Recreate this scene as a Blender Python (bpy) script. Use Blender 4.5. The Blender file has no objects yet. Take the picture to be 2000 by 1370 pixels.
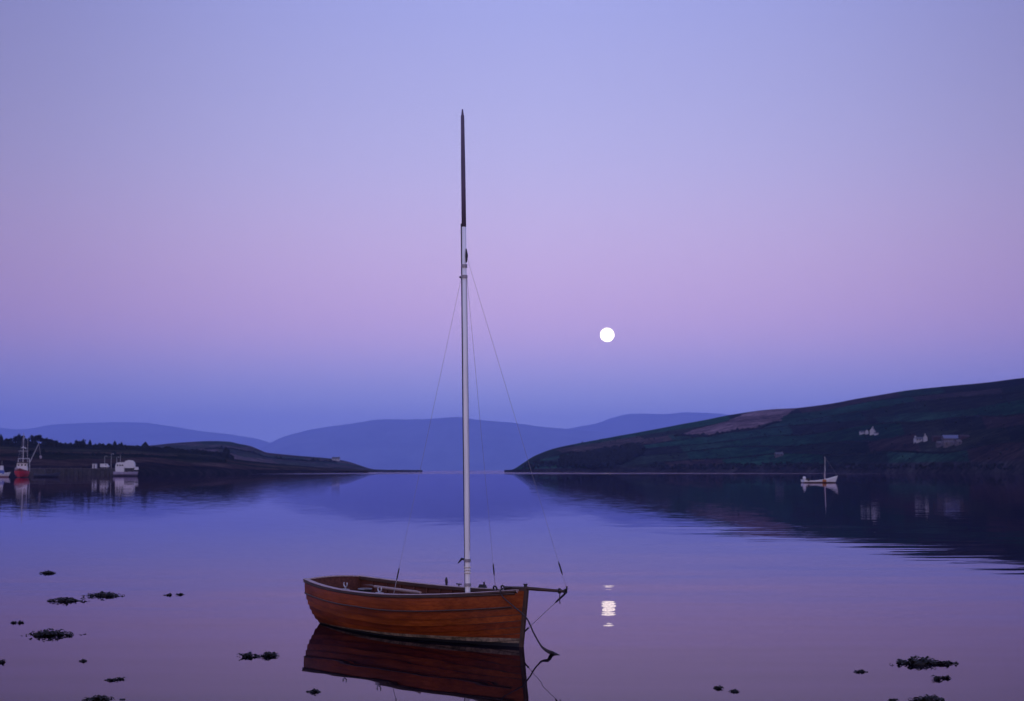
import bpy, math, random
from mathutils import Vector, noise

scene = bpy.context.scene
COL = scene.collection
random.seed(7)

# ------------------------------------------------------------------ camera
CAM_H = 2.4                       # metres above the water
FPX, V0 = 2900.0, 918.5           # focal length and horizon row for a 2000 x 1370 frame
PITCH = math.atan((V0 - 685.0) / FPX)
cam_data = bpy.data.cameras.new('camera')
cam_data.sensor_width = 36.0
cam_data.lens = FPX / 2000.0 * 36.0
cam_data.clip_start = 0.1
cam_data.clip_end = 150000.0
cam_data.dof.use_dof = True
cam_data.dof.focus_distance = 23.0
cam_data.dof.aperture_fstop = 2.8
cam = bpy.data.objects.new('camera', cam_data)
COL.objects.link(cam)
cam.location = (0, 0, CAM_H)
cam.rotation_euler = (math.pi / 2 + PITCH, 0, 0)
scene.camera = cam

# ------------------------------------------------------------------ dusk sky
def srgb(r, g, b):
    def c(x):
        x /= 255.0
        return x / 12.92 if x <= 0.04045 else ((x + 0.055) / 1.055) ** 2.4
    return (c(r), c(g), c(b), 1.0)

SUN_EL, SUN_AZ = math.radians(4.0), math.radians(180.0)      # afterglow low behind the camera
world = bpy.data.worlds.new('World')
scene.world = world
world.use_nodes = True
wn, wl = world.node_tree.nodes, world.node_tree.links
wn.clear()
w_out = wn.new('ShaderNodeOutputWorld')
w_bg = wn.new('ShaderNodeBackground')
w_tc = wn.new('ShaderNodeTexCoord')
w_sep = wn.new('ShaderNodeSeparateXYZ')
w_ramp = wn.new('ShaderNodeValToRGB')
wl.new(w_tc.outputs['Generated'], w_sep.inputs[0])
wl.new(w_sep.outputs['Z'], w_ramp.inputs[0])
SKY = [(0.000, (172, 182, 230)), (0.022, (174, 190, 237)), (0.048, (181, 187, 239)), (0.070, (201, 185, 237)),
       (0.090, (218, 187, 234)), (0.112, (221, 187, 231)), (0.145, (217, 191, 232)), (0.178, (206, 191, 234)),
       (0.211, (193, 187, 234)), (0.245, (184, 182, 232)), (0.300, (168, 172, 230)), (0.450, (160, 168, 234)),
       (0.700, (152, 164, 238)), (1.000, (146, 160, 238))]
cr = w_ramp.color_ramp
cr.interpolation = 'B_SPLINE'
while len(cr.elements) < len(SKY):
    cr.elements.new(0.5)
for e, (p, c) in zip(cr.elements, SKY):
    e.position = p
for e, (p, c) in zip(cr.elements, SKY):
    e.position = p
    e.color = srgb(*c)
# brightness round the horizon: the anti-twilight arch fades gently to either side and the
# sky rises again towards the sunset behind the camera; overhead there is no such difference
w_at = wn.new('ShaderNodeMath'); w_at.operation = 'ARCTAN2'
wl.new(w_sep.outputs['X'], w_at.inputs[0]); wl.new(w_sep.outputs['Y'], w_at.inputs[1])
w_sub = wn.new('ShaderNodeMath'); w_sub.operation = 'SUBTRACT'; w_sub.inputs[1].default_value = 0.02
wl.new(w_at.outputs[0], w_sub.inputs[0])
w_abs = wn.new('ShaderNodeMath'); w_abs.operation = 'ABSOLUTE'
wl.new(w_sub.outputs[0], w_abs.inputs[0])
w_div = wn.new('ShaderNodeMath'); w_div.operation = 'DIVIDE'; w_div.inputs[1].default_value = math.pi
wl.new(w_abs.outputs[0], w_div.inputs[0])
w_fac = wn.new('ShaderNodeValToRGB')
AZ = [(0.0, (.52, .52, .52)), (0.06, (.465, .46, .47)), (0.12, (.265, .238, .26)), (0.20, (.28, .26, .28)), (0.35, (.46, .46, .47)), (0.5, (.62, .60, .60)), (0.75, (.86, .80, .80)), (1.0, (1.0, .90, .88))]
while len(w_fac.color_ramp.elements) < len(AZ):
    w_fac.color_ramp.elements.new(0.5)
for e, (p, c) in zip(w_fac.color_ramp.elements, AZ):
    e.position = p
for e, (p, c) in zip(w_fac.color_ramp.elements, AZ):
    e.position = p; e.color = (*c, 1)
w_fac.color_ramp.interpolation = 'B_SPLINE'
wl.new(w_div.outputs[0], w_fac.inputs[0])
w_up = wn.new('ShaderNodeMapRange'); w_up.interpolation_type = 'SMOOTHSTEP'
w_up.inputs['From Min'].default_value = 0.35; w_up.inputs['From Max'].default_value = 0.95
wl.new(w_sep.outputs['Z'], w_up.inputs['Value'])
w_mixz = wn.new('ShaderNodeMix'); w_mixz.data_type = 'RGBA'
wl.new(w_up.outputs[0], w_mixz.inputs['Factor']); wl.new(w_fac.outputs[0], w_mixz.inputs['A'])
w_mixz.inputs['B'].default_value = (.60, .60, .60, 1)
w_mul0 = wn.new('ShaderNodeVectorMath'); w_mul0.operation = 'MULTIPLY'
wl.new(w_ramp.outputs[0], w_mul0.inputs[0]); wl.new(w_mixz.outputs['Result'], w_mul0.inputs[1])
w_mul = wn.new('ShaderNodeVectorMath'); w_mul.operation = 'SCALE'; w_mul.inputs['Scale'].default_value = 2.0
wl.new(w_mul0.outputs[0], w_mul.inputs[0])
w_sky = wn.new('ShaderNodeTexSky')
w_sky.sky_type = 'NISHITA'
w_sky.sun_disc = False
w_sky.sun_elevation = math.radians(2.0)
w_sky.sun_rotation = SUN_AZ
w_skym = wn.new('ShaderNodeVectorMath'); w_skym.operation = 'SCALE'
w_skym.inputs['Scale'].default_value = 0.02
wl.new(w_sky.outputs[0], w_skym.inputs[0])
w_add = wn.new('ShaderNodeVectorMath'); w_add.operation = 'ADD'
wl.new(w_mul.outputs[0], w_add.inputs[0]); wl.new(w_skym.outputs[0], w_add.inputs[1])
wl.new(w_add.outputs[0], w_bg.inputs['Color'])
w_bg.inputs['Strength'].default_value = 1.0
wl.new(w_bg.outputs[0], w_out.inputs['Surface'])

sun_data = bpy.data.lights.new('sun', 'SUN')
sun_data.energy = 0.35
sun_data.angle = math.radians(40.0)
sun_data.color = (1.0, 0.72, 0.55)
sun = bpy.data.objects.new('sun', sun_data)
COL.objects.link(sun)
# light travels towards +Y (away from the camera) and slightly down
sun.rotation_euler = (math.pi / 2 - SUN_EL, 0, math.radians(-12))

scene.view_settings.view_transform = 'Standard'
scene.view_settings.look = 'None'
scene.view_settings.exposure = 0.0
scene.view_settings.gamma = 1.0
scene.cycles.use_denoising = True
scene.cycles.max_bounces = 8
scene.cycles.volume_bounces = 2
scene.cycles.caustics_reflective = False
scene.cycles.sample_clamp_indirect = 4.0

# ------------------------------------------------------------------ helpers
def ray(u, v):
    a, b = (u - 1000.0) / FPX, (685.0 - v) / FPX
    c, s = math.cos(PITCH), math.sin(PITCH)
    return Vector((a, c - b * s, s + b * c))

def at(u, v, Y):
    """world point seen at picture position u, v at distance Y in front of the camera"""
    d = ray(u, v)
    k = Y / d.y
    return Vector((d.x * k, Y, CAM_H + d.z * k))

def on_water(u, v):
    d = ray(u, v)
    k = -CAM_H / d.z
    return Vector((d.x * k, d.y * k, 0.0))

def mesh(name, verts, faces, mat=None, parent=None, smooth=False):
    me = bpy.data.meshes.new(name)
    me.from_pydata([tuple(v) for v in verts], [], faces)
    if smooth:
        me.polygons.foreach_set('use_smooth', [True] * len(me.polygons))
    me.update()
    o = bpy.data.objects.new(name, me)
    COL.objects.link(o)
    if mat:
        me.materials.append(mat)
    if parent:
        o.parent = parent
    return o

def empty(name, loc=(0, 0, 0), rz=0.0):
    o = bpy.data.objects.new(name, None)
    COL.objects.link(o)
    o.location = loc
    o.rotation_euler = (0, 0, rz)
    return o

def tag(o, label=None, cat=None, group=None, kind=None):
    if label: o['label'] = label
    if cat: o['category'] = cat
    if group: o['group'] = group
    if kind: o['kind'] = kind
    return o

class MB:
    def __init__(self):
        self.v, self.f = [], []
    def add(self, vs, fs):
        n = len(self.v)
        self.v += [Vector(p) for p in vs]
        self.f += [tuple(i + n for i in q) for q in fs]
        return self
    def box(self, x0, x1, y0, y1, z0, z1, taper=0.0):
        t = taper
        vs = [(x0, y0, z0), (x1, y0, z0), (x1, y1, z0), (x0, y1, z0),
              (x0 + t, y0 + t, z1), (x1 - t, y0 + t, z1), (x1 - t, y1 - t, z1), (x0 + t, y1 - t, z1)]
        return self.add(vs, [(3, 2, 1, 0), (4, 5, 6, 7), (0, 1, 5, 4), (1, 2, 6, 5), (2, 3, 7, 6), (3, 0, 4, 7)])
    def tube(self, pts, r, n=8, r1=None, cap=True):
        pts = [Vector(p) for p in pts]
        m = len(pts)
        rs = r if isinstance(r, (list, tuple)) else [r + ((r1 if r1 is not None else r) - r) * i / max(1, m - 1) for i in range(m)]
        vs, fs = [], []
        up = None
        for i, p in enumerate(pts):
            t = (pts[min(i + 1, m - 1)] - pts[max(i - 1, 0)]).normalized()
            if up is None:
                up = Vector((0, 0, 1)) if abs(t.z) < 0.9 else Vector((1, 0, 0))
            a = t.cross(up).normalized()
            b = a.cross(t).normalized()
            up = b
            for k in range(n):
                q = 2 * math.pi * k / n
                vs.append(p + a * (rs[i] * math.cos(q)) + b * (rs[i] * math.sin(q)))
        for i in range(m - 1):
            for k in range(n):
                k2 = (k + 1) % n
                fs.append((i * n + k, i * n + k2, (i + 1) * n + k2, (i + 1) * n + k))
        if cap:
            fs.append(tuple(reversed(range(n))))
            fs.append(tuple((m - 1) * n + k for k in range(n)))
        return self.add(vs, fs)
    def torus(self, c, axis, R, r, n=16, k=6, a0=0.0, a1=2 * math.pi):
        axis = Vector(axis).normalized()
        ref = Vector((0, 0, 1)) if abs(axis.z) < 0.9 else Vector((1, 0, 0))
        e1 = axis.cross(ref).normalized(); e2 = axis.cross(e1).normalized()
        pts = [Vector(c) + e1 * (R * math.cos(a0 + (a1 - a0) * i / n)) + e2 * (R * math.sin(a0 + (a1 - a0) * i / n)) for i in range(n + 1)]
        return self.tube(pts, r, k)
    def blob(self, c, rx, ry, rz, seed, rings=5, seg=9, rough=0.25):
        vs, fs = [], []
        c = Vector(c)
        vs.append(c + Vector((0, 0, -rz)))
        for i in range(1, rings):
            th = math.pi * i / rings
            for k in range(seg):
                ph = 2 * math.pi * k / seg
                d = Vector((math.sin(th) * math.cos(ph), math.sin(th) * math.sin(ph), -math.cos(th)))
                w = 1 + rough * noise.noise(d * 2.1 + Vector((seed * 3.7, seed * 1.3, 0))) * 2
                vs.append(c + Vector((d.x * rx, d.y * ry, d.z * rz)) * w)
        vs.append(c + Vector((0, 0, rz)))
        for k in range(seg):
            fs.append((0, 1 + (k + 1) % seg, 1 + k))
            fs.append((len(vs) - 1, 1 + (rings - 2) * seg + k, 1 + (rings - 2) * seg + (k + 1) % seg))
        for i in range(rings - 2):
            for k in range(seg):
                a, b = 1 + i * seg + k, 1 + i * seg + (k + 1) % seg
                fs.append((a, b, b + seg, a + seg))
        return self.add(vs, fs)
    def build(self, name, mat, parent=None, smooth=False):
        return mesh(name, self.v, self.f, mat, parent, smooth)

def lerp_tab(tab, x):
    if x <= tab[0][0]: return tab[0][1]
    for (a, b), (c, d) in zip(tab, tab[1:]):
        if x <= c:
            t = (x - a) / (c - a)
            return b + (d - b) * t
    return tab[-1][1]

def smooth_tab(tab, x):
    """Catmull-Rom through the table"""
    if x <= tab[0][0]: return tab[0][1]
    if x >= tab[-1][0]: return tab[-1][1]
    for i in range(len(tab) - 1):
        if x <= tab[i + 1][0]:
            x0, y0 = tab[i]; x1, y1 = tab[i + 1]
            m0 = (y1 - tab[i - 1][1]) / (x1 - tab[i - 1][0]) if i > 0 else (y1 - y0) / (x1 - x0)
            m1 = (tab[i + 2][1] - y0) / (tab[i + 2][0] - x0) if i + 2 < len(tab) else (y1 - y0) / (x1 - x0)
            h = x1 - x0; t = (x - x0) / h
            return ((2*t**3 - 3*t**2 + 1) * y0 + (t**3 - 2*t**2 + t) * h * m0 + (-2*t**3 + 3*t**2) * y1 + (t**3 - t**2) * h * m1)

# ------------------------------------------------------------------ materials
def nodes_of(m):
    return m.node_tree.nodes, m.node_tree.links

def plain(name, col, rough=0.6, spec=0.3, metal=0.0, var=0.25, scale=3.0, stretch=(1, 1, 1), bump=0.0, coat=0.0):
    """principled surface whose colour wanders with object-space noise"""
    m = bpy.data.materials.new(name)
    m.use_nodes = True
    n, l = nodes_of(m)
    b = n['Principled BSDF']
    tc = n.new('ShaderNodeTexCoord'); mp = n.new('ShaderNodeMapping'); nz = n.new('ShaderNodeTexNoise')
    mp.inputs['Scale'].default_value = stretch
    l.new(tc.outputs['Object'], mp.inputs[0]); l.new(mp.outputs[0], nz.inputs['Vector'])
    nz.inputs['Scale'].default_value = scale; nz.inputs['Detail'].default_value = 5.0
    rp = n.new('ShaderNodeValToRGB')
    rp.color_ramp.elements[0].position = 0.3; rp.color_ramp.elements[1].position = 0.7
    rp.color_ramp.elements[0].color = (*[c * (1 - var) for c in col], 1)
    rp.color_ramp.elements[1].color = (*[min(1, c * (1 + var)) for c in col], 1)
    l.new(nz.outputs[0], rp.inputs[0]); l.new(rp.outputs[0], b.inputs['Base Color'])
    b.inputs['Roughness'].default_value = rough
    b.inputs['Metallic'].default_value = metal
    b.inputs['Specular IOR Level'].default_value = spec
    b.inputs['Coat Weight'].default_value = coat
    b.inputs['Coat Roughness'].default_value = 0.15
    if bump:
        bp = n.new('ShaderNodeBump'); bp.inputs['Strength'].default_value = bump; bp.inputs['Distance'].default_value = 0.01
        l.new(nz.outputs[0], bp.inputs['Height']); l.new(bp.outputs[0], b.inputs['Normal'])
    return m

def varnished_planks(name, base, seed):
    """varnished timber with long grain; cream boot-top and black bottom paint below it"""
    m = bpy.data.materials.new(name)
    m.use_nodes = True
    n, l = nodes_of(m)
    b = n['Principled BSDF']
    tc = n.new('ShaderNodeTexCoord'); mp = n.new('ShaderNodeMapping'); nz = n.new('ShaderNodeTexNoise')
    mp.inputs['Scale'].default_value = (0.9, 14, 22)
    mp.inputs['Location'].default_value = (seed * 3.1, seed * 7.7, 0)
    l.new(tc.outputs['Object'], mp.inputs[0]); l.new(mp.outputs[0], nz.inputs['Vector'])
    nz.inputs['Scale'].default_value = 1.6; nz.inputs['Detail'].default_value = 6.0; nz.inputs['Roughness'].default_value = 0.65
    rp = n.new('ShaderNodeValToRGB')
    e = rp.color_ramp.elements
    e[0].position, e[1].position = 0.32, 0.68
    e[0].color = (base[0] * 0.66, base[1] * 0.58, base[2] * 0.58, 1)
    e[1].color = (base[0] * 1.25, base[1] * 1.35, base[2] * 1.3, 1)
    l.new(nz.outputs[0], rp.inputs[0])
    # weathering: slow blotches along the hull
    nz2 = n.new('ShaderNodeTexNoise'); nz2.inputs['Scale'].default_value = 1.3; nz2.inputs['Detail'].default_value = 3
    mp2 = n.new('ShaderNodeMapping'); mp2.inputs['Location'].default_value = (seed * 1.7, 0, seed)
    l.new(tc.outputs['Object'], mp2.inputs[0]); l.new(mp2.outputs[0], nz2.inputs['Vector'])
    mr2 = n.new('ShaderNodeMapRange'); mr2.inputs['From Min'].default_value = .35; mr2.inputs['From Max'].default_value = .65
    mr2.inputs['To Min'].default_value = .72; mr2.inputs['To Max'].default_value = 1.2
    l.new(nz2.outputs[0], mr2.inputs['Value'])
    sc = n.new('ShaderNodeVectorMath'); sc.operation = 'SCALE'
    l.new(rp.outputs[0], sc.inputs[0]); l.new(mr2.outputs[0], sc.inputs['Scale'])
    sp = n.new('ShaderNodeSeparateXYZ'); l.new(tc.outputs['Object'], sp.inputs[0])
    def line(k, c):                     # z - (k*x + c) with a slightly wavering edge
        q = n.new('ShaderNodeMath'); q.operation = 'MULTIPLY_ADD'
        l.new(sp.outputs['X'], q.inputs[0]); q.inputs[1].default_value = -k
        l.new(sp.outputs['Z'], q.inputs[2])
        w = n.new('ShaderNodeMath'); w.operation = 'MULTIPLY_ADD'
        l.new(nz2.outputs[0], w.inputs[0]); w.inputs[1].default_value = 0.018
        l.new(q.outputs[0], w.inputs[2])
        g = n.new('ShaderNodeMapRange'); g.inputs['From Min'].default_value = c + 0.006; g.inputs['From Max'].default_value = c + 0.014
        l.new(w.outputs[0], g.inputs['Value'])
        return g.outputs[0]
    mx = n.new('ShaderNodeMix'); mx.data_type = 'RGBA'
    mx.inputs['A'].default_value = (0.23, 0.165, 0.11, 1)
    stn = n.new('ShaderNodeTexNoise'); stn.inputs['Scale'].default_value = 9; stn.inputs['Detail'].default_value = 6; stn.inputs['Roughness'].default_value = .7
    l.new(tc.outputs['Object'], stn.inputs['Vector'])
    str_ = n.new('ShaderNodeValToRGB'); str_.color_ramp.elements[0].position = .40; str_.color_ramp.elements[1].position = .62
    str_.color_ramp.elements[0].color = (.075, .060, .040, 1); str_.color_ramp.elements[1].color = (0.23, 0.165, 0.11, 1)
    l.new(stn.outputs[0], str_.inputs[0]); l.new(str_.outputs[0], mx.inputs['A'])
    l.new(line(0.0215, 0.018), mx.inputs['Factor']); l.new(sc.outputs[0], mx.inputs['B'])
    mx2 = n.new('ShaderNodeMix'); mx2.data_type = 'RGBA'
    mx2.inputs['A'].default_value = (0.012, 0.012, 0.014, 1)
    l.new(line(0.0075, 0.016), mx2.inputs['Factor']); l.new(mx.outputs['Result'], mx2.inputs['B'])
    l.new(mx2.outputs['Result'], b.inputs['Base Color'])
    b.inputs['Roughness'].default_value = 0.45
    b.inputs['Specular IOR Level'].default_value = 0.12
    b.inputs['Coat Weight'].default_value = 0.05
    b.inputs['Coat Roughness'].default_value = 0.25
    bp = n.new('ShaderNodeBump'); bp.inputs['Strength'].default_value = 0.15; bp.inputs['Distance'].default_value = 0.004
    l.new(nz.outputs[0], bp.inputs['Height']); l.new(bp.outputs[0], b.inputs['Normal'])
    return m

def land_material(name):
    """field colours stored on the terrain, broken up by tussock and grass noise"""
    m = bpy.data.materials.new(name)
    m.use_nodes = True
    n, l = nodes_of(m)
    b = n['Principled BSDF']
    a = n.new('ShaderNodeAttribute'); a.attribute_name = 'field'
    tc = n.new('ShaderNodeTexCoord')
    f = None
    for s, lo, hi in ((0.012, 0.6, 1.4), (0.045, 0.5, 1.5), (0.16, 0.45, 1.55), (0.5, .7, 1.3)):
        nz = n.new('ShaderNodeTexNoise'); nz.inputs['Scale'].default_value = s; nz.inputs['Detail'].default_value = 4
        l.new(tc.outputs['Object'], nz.inputs['Vector'])
        mr = n.new('ShaderNodeMapRange'); mr.inputs['From Min'].default_value = .3; mr.inputs['From Max'].default_value = .7
        mr.inputs['To Min'].default_value = lo; mr.inputs['To Max'].default_value = hi
        l.new(nz.outputs[0], mr.inputs['Value'])
        if f is None: f = mr.outputs[0]
        else:
            q = n.new('ShaderNodeMath'); q.operation = 'MULTIPLY'; l.new(f, q.inputs[0]); l.new(mr.outputs[0], q.inputs[1]); f = q.outputs[0]
    sc = n.new('ShaderNodeVectorMath'); sc.operation = 'SCALE'
    l.new(a.outputs['Color'], sc.inputs[0]); l.new(f, sc.inputs['Scale'])
    l.new(sc.outputs[0], b.inputs['Base Color'])
    b.inputs['Roughness'].default_value = 1.0
    b.inputs['Specular IOR Level'].default_value = 0.0
    return m

M = {}
M['land'] = land_material('land')
M['mountain'] = plain('mountain', (0.10, 0.11, 0.10), 0.95, 0.05, var=0.3, scale=0.002)
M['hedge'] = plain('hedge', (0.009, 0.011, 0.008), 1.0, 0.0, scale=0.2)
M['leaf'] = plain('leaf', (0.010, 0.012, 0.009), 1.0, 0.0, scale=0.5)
M['bark'] = plain('bark', (0.05, 0.04, 0.03), 0.9, 0.1)
M['weed'] = plain('weed', (0.008, 0.006, 0.004), 0.5, 0.12, scale=20)
M['white'] = plain('white_paint', (0.42, 0.42, 0.42), 0.5, 0.3, var=0.12)
M['limewash'] = plain('limewash', (0.28, 0.28, 0.28), 0.9, 0.1, var=0.1, scale=1)
M['slate'] = plain('slate', (0.06, 0.06, 0.07), 0.7, 0.3)
M['blue_roof'] = plain('blue_roof', (0.08, 0.09, 0.15), 0.6, 0.3, var=0.15)
M['stone'] = plain('stone', (0.075, 0.065, 0.07), 0.9, 0.1, var=0.4, scale=1.0)
M['pier'] = plain('pier_stone', (0.035, 0.032, 0.032), 0.85, 0.15, var=0.5, scale=0.8)
M['rust'] = plain('rust', (0.030, 0.018, 0.018), 0.85, 0.1)
M['red'] = plain('red_paint', (0.42, 0.015, 0.02), 0.5, 0.3, var=0.25, scale=0.8)
M['blue'] = plain('blue_paint', (0.03, 0.06, 0.22), 0.5, 0.3)
M['black'] = plain('black', (0.015, 0.014, 0.016), 0.6, 0.3)
M['glass'] = plain('dark_glass', (0.02, 0.02, 0.03), 0.1, 0.5, var=0.1)
M['orange'] = plain('orange_plastic', (0.26, 0.095, 0.03), 0.6, 0.3)
M['alloy'] = plain('alloy', (0.60, 0.585, 0.57), 0.45, 0.5, metal=0.0, var=0.12, scale=2, stretch=(8, 8, .6))
M['steel'] = plain('steel', (0.30, 0.30, 0.31), 0.45, 0.5, metal=0.4)
M['wire'] = plain('wire', (0.20, 0.18, 0.20), 0.5, 0.5, metal=0.3)
M['dark_spar'] = plain('dark_spar', (0.085, 0.062, 0.10), 0.6, 0.25, var=0.3, scale=2, stretch=(6, 6, .5))
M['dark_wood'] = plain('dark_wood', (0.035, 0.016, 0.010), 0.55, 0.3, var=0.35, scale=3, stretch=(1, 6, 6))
M['inside_wood'] = plain('inside_wood', (0.070, 0.022, 0.014), 0.6, 0.2, var=0.4, scale=3, stretch=(1, 8, 8))
M['grey_wood'] = plain('grey_wood', (0.28, 0.20, 0.19), 0.7, 0.2, var=0.3, scale=4, stretch=(1, 8, 8))
M['pale_wood'] = plain('pale_wood', (0.24, 0.165, 0.14), 0.6, 0.3, var=0.2, scale=3, stretch=(1, 8, 8))
M['rope'] = plain('rope', (0.035, 0.028, 0.03), 0.9, 0.1, scale=60)
M['pale_rope'] = plain('pale_rope', (0.50, 0.45, 0.36), 0.9, 0.1, scale=40)
M['canvas'] = plain('canvas', (0.24, 0.20, 0.22), 0.9, 0.1, scale=6)

# ------------------------------------------------------------------ water
SHIFT = 23.1
def water_material():
    m = bpy.data.materials.new('water')
    m.use_nodes = True
    n, l = nodes_of(m)
    n.clear()
    out = n.new('ShaderNodeOutputMaterial')
    tc = n.new('ShaderNodeTexCoord')
    def slope(scale, amp, detail=1.0, shift=0.0):
        mp = n.new('ShaderNodeMapping'); mp.inputs['Scale'].default_value = scale
        mp.inputs['Location'].default_value = (shift, shift * 1.7, 0)
        l.new(tc.outputs['Object'], mp.inputs[0])
        nz = n.new('ShaderNodeTexNoise'); nz.inputs['Scale'].default_value = 1.0; nz.inputs['Detail'].default_value = detail
        l.new(mp.outputs[0], nz.inputs['Vector'])
        sb = n.new('ShaderNodeVectorMath'); sb.operation = 'SUBTRACT'; sb.inputs[1].default_value = (0.5, 0.5, 0.5)
        l.new(nz.outputs['Color'], sb.inputs[0])
        ml = n.new('ShaderNodeVectorMath'); ml.operation = 'MULTIPLY'; ml.inputs[1].default_value = (amp[0], amp[1], 0)
        l.new(sb.outputs[0], ml.inputs[0])
        return ml.outputs[0]
    def add(a, b):
        q = n.new('ShaderNodeVectorMath'); q.operation = 'ADD'; l.new(a, q.inputs[0]); l.new(b, q.inputs[1]); return q.outputs[0]
    def scaled(a, f):
        q = n.new('ShaderNodeVectorMath'); q.operation = 'SCALE'; l.new(a, q.inputs[0]); l.new(f, q.inputs['Scale']); return q.outputs[0]
    swell = slope((0.16, 0.95, 1), (0.005, 0.026), 2.0, SHIFT)
    chop = slope((0.13, 1.35, 1), (0.004, 0.020), 1.5)
    ripple = slope((0.9, 3.6, 1), (0.004, 0.024), 2.0)
    # cat's-paws: patches where a light air roughens the water, most of it out in the channel
    mpw = n.new('ShaderNodeMapping'); mpw.inputs['Scale'].default_value = (0.0016, 0.0062, 1); mpw.inputs['Location'].default_value = (2.3, 0.4, 0)
    l.new(tc.outputs['Object'], mpw.inputs[0])
    nzw = n.new('ShaderNodeTexNoise'); nzw.inputs['Scale'].default_value = 1; nzw.inputs['Detail'].default_value = 2
    l.new(mpw.outputs[0], nzw.inputs['Vector'])
    sp = n.new('ShaderNodeSeparateXYZ'); l.new(tc.outputs['Object'], sp.inputs[0])
    def rng(sock, a, b, c=0.0, d=1.0):
        q = n.new('ShaderNodeMapRange'); q.interpolation_type = 'SMOOTHSTEP'
        q.inputs['From Min'].default_value = a; q.inputs['From Max'].default_value = b
        q.inputs['To Min'].default_value = c; q.inputs['To Max'].default_value = d
        l.new(sock, q.inputs['Value']); return q.outputs[0]
    def mul(a, b):
        q = n.new('ShaderNodeMath'); q.operation = 'MULTIPLY'; l.new(a, q.inputs[0]); l.new(b, q.inputs[1]); return q.outputs[0]
    far = mul(rng(sp.outputs['Y'], 850, 1000), rng(sp.outputs['X'], -420, -60))
    windy = slope((0.4, 1.6, 1), (0.05, 0.60), 2.0)
    wind = scaled(windy, mul(far, rng(nzw.outputs[0], 0.30, 0.55, 0.35, 1.0)))
    breeze = mul(mul(rng(sp.outputs['Y'], 30, 38), rng(sp.outputs['Y'], 55, 85, 0.8, 0.0)), rng(sp.outputs['X'], 1, 8))
    calm = rng(sp.outputs['Y'], 27, 48, 1.0, 0.10)
    swell = add(scaled(swell, calm), scaled(chop, breeze))      # wavelets by the boat and in a breeze patch to its right
    ripple = scaled(ripple, rng(sp.outputs['Y'], 28, 110, 0.16, 1.0))    # calm under the near shore
    s = add(add(swell, ripple), wind)
    ad = n.new('ShaderNodeVectorMath'); ad.operation = 'ADD'; ad.inputs[1].default_value = (0, 0, 1)
    l.new(s, ad.inputs[0])
    nr = n.new('ShaderNodeVectorMath'); nr.operation = 'NORMALIZE'; l.new(ad.outputs[0], nr.inputs[0])
    fr = n.new('ShaderNodeFresnel'); fr.inputs['IOR'].default_value = 1.12
    l.new(nr.outputs[0], fr.inputs['Normal'])
    gl = n.new('ShaderNodeBsdfGlossy'); gl.inputs['Roughness'].default_value = 0.012
    gl.inputs['Color'].default_value = (0.96, 0.87, 1, 1)
    l.new(nr.outputs[0], gl.inputs['Normal'])
    df = n.new('ShaderNodeBsdfDiffuse'); df.inputs['Color'].default_value = (0.0015, 0.001, 0.003, 1)
    mx = n.new('ShaderNodeMixShader')
    l.new(fr.outputs[0], mx.inputs[0]); l.new(df.outputs[0], mx.inputs[1]); l.new(gl.outputs[0], mx.inputs[2])
    l.new(mx.outputs[0], out.inputs['Surface'])
    return m

FAR = 34000.0
water = mesh('water', [(-24000, -150, 0), (24000, -150, 0), (24000, FAR, 0), (-24000, FAR, 0)], [(0, 1, 2, 3)], water_material())
tag(water, kind='structure')

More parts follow.
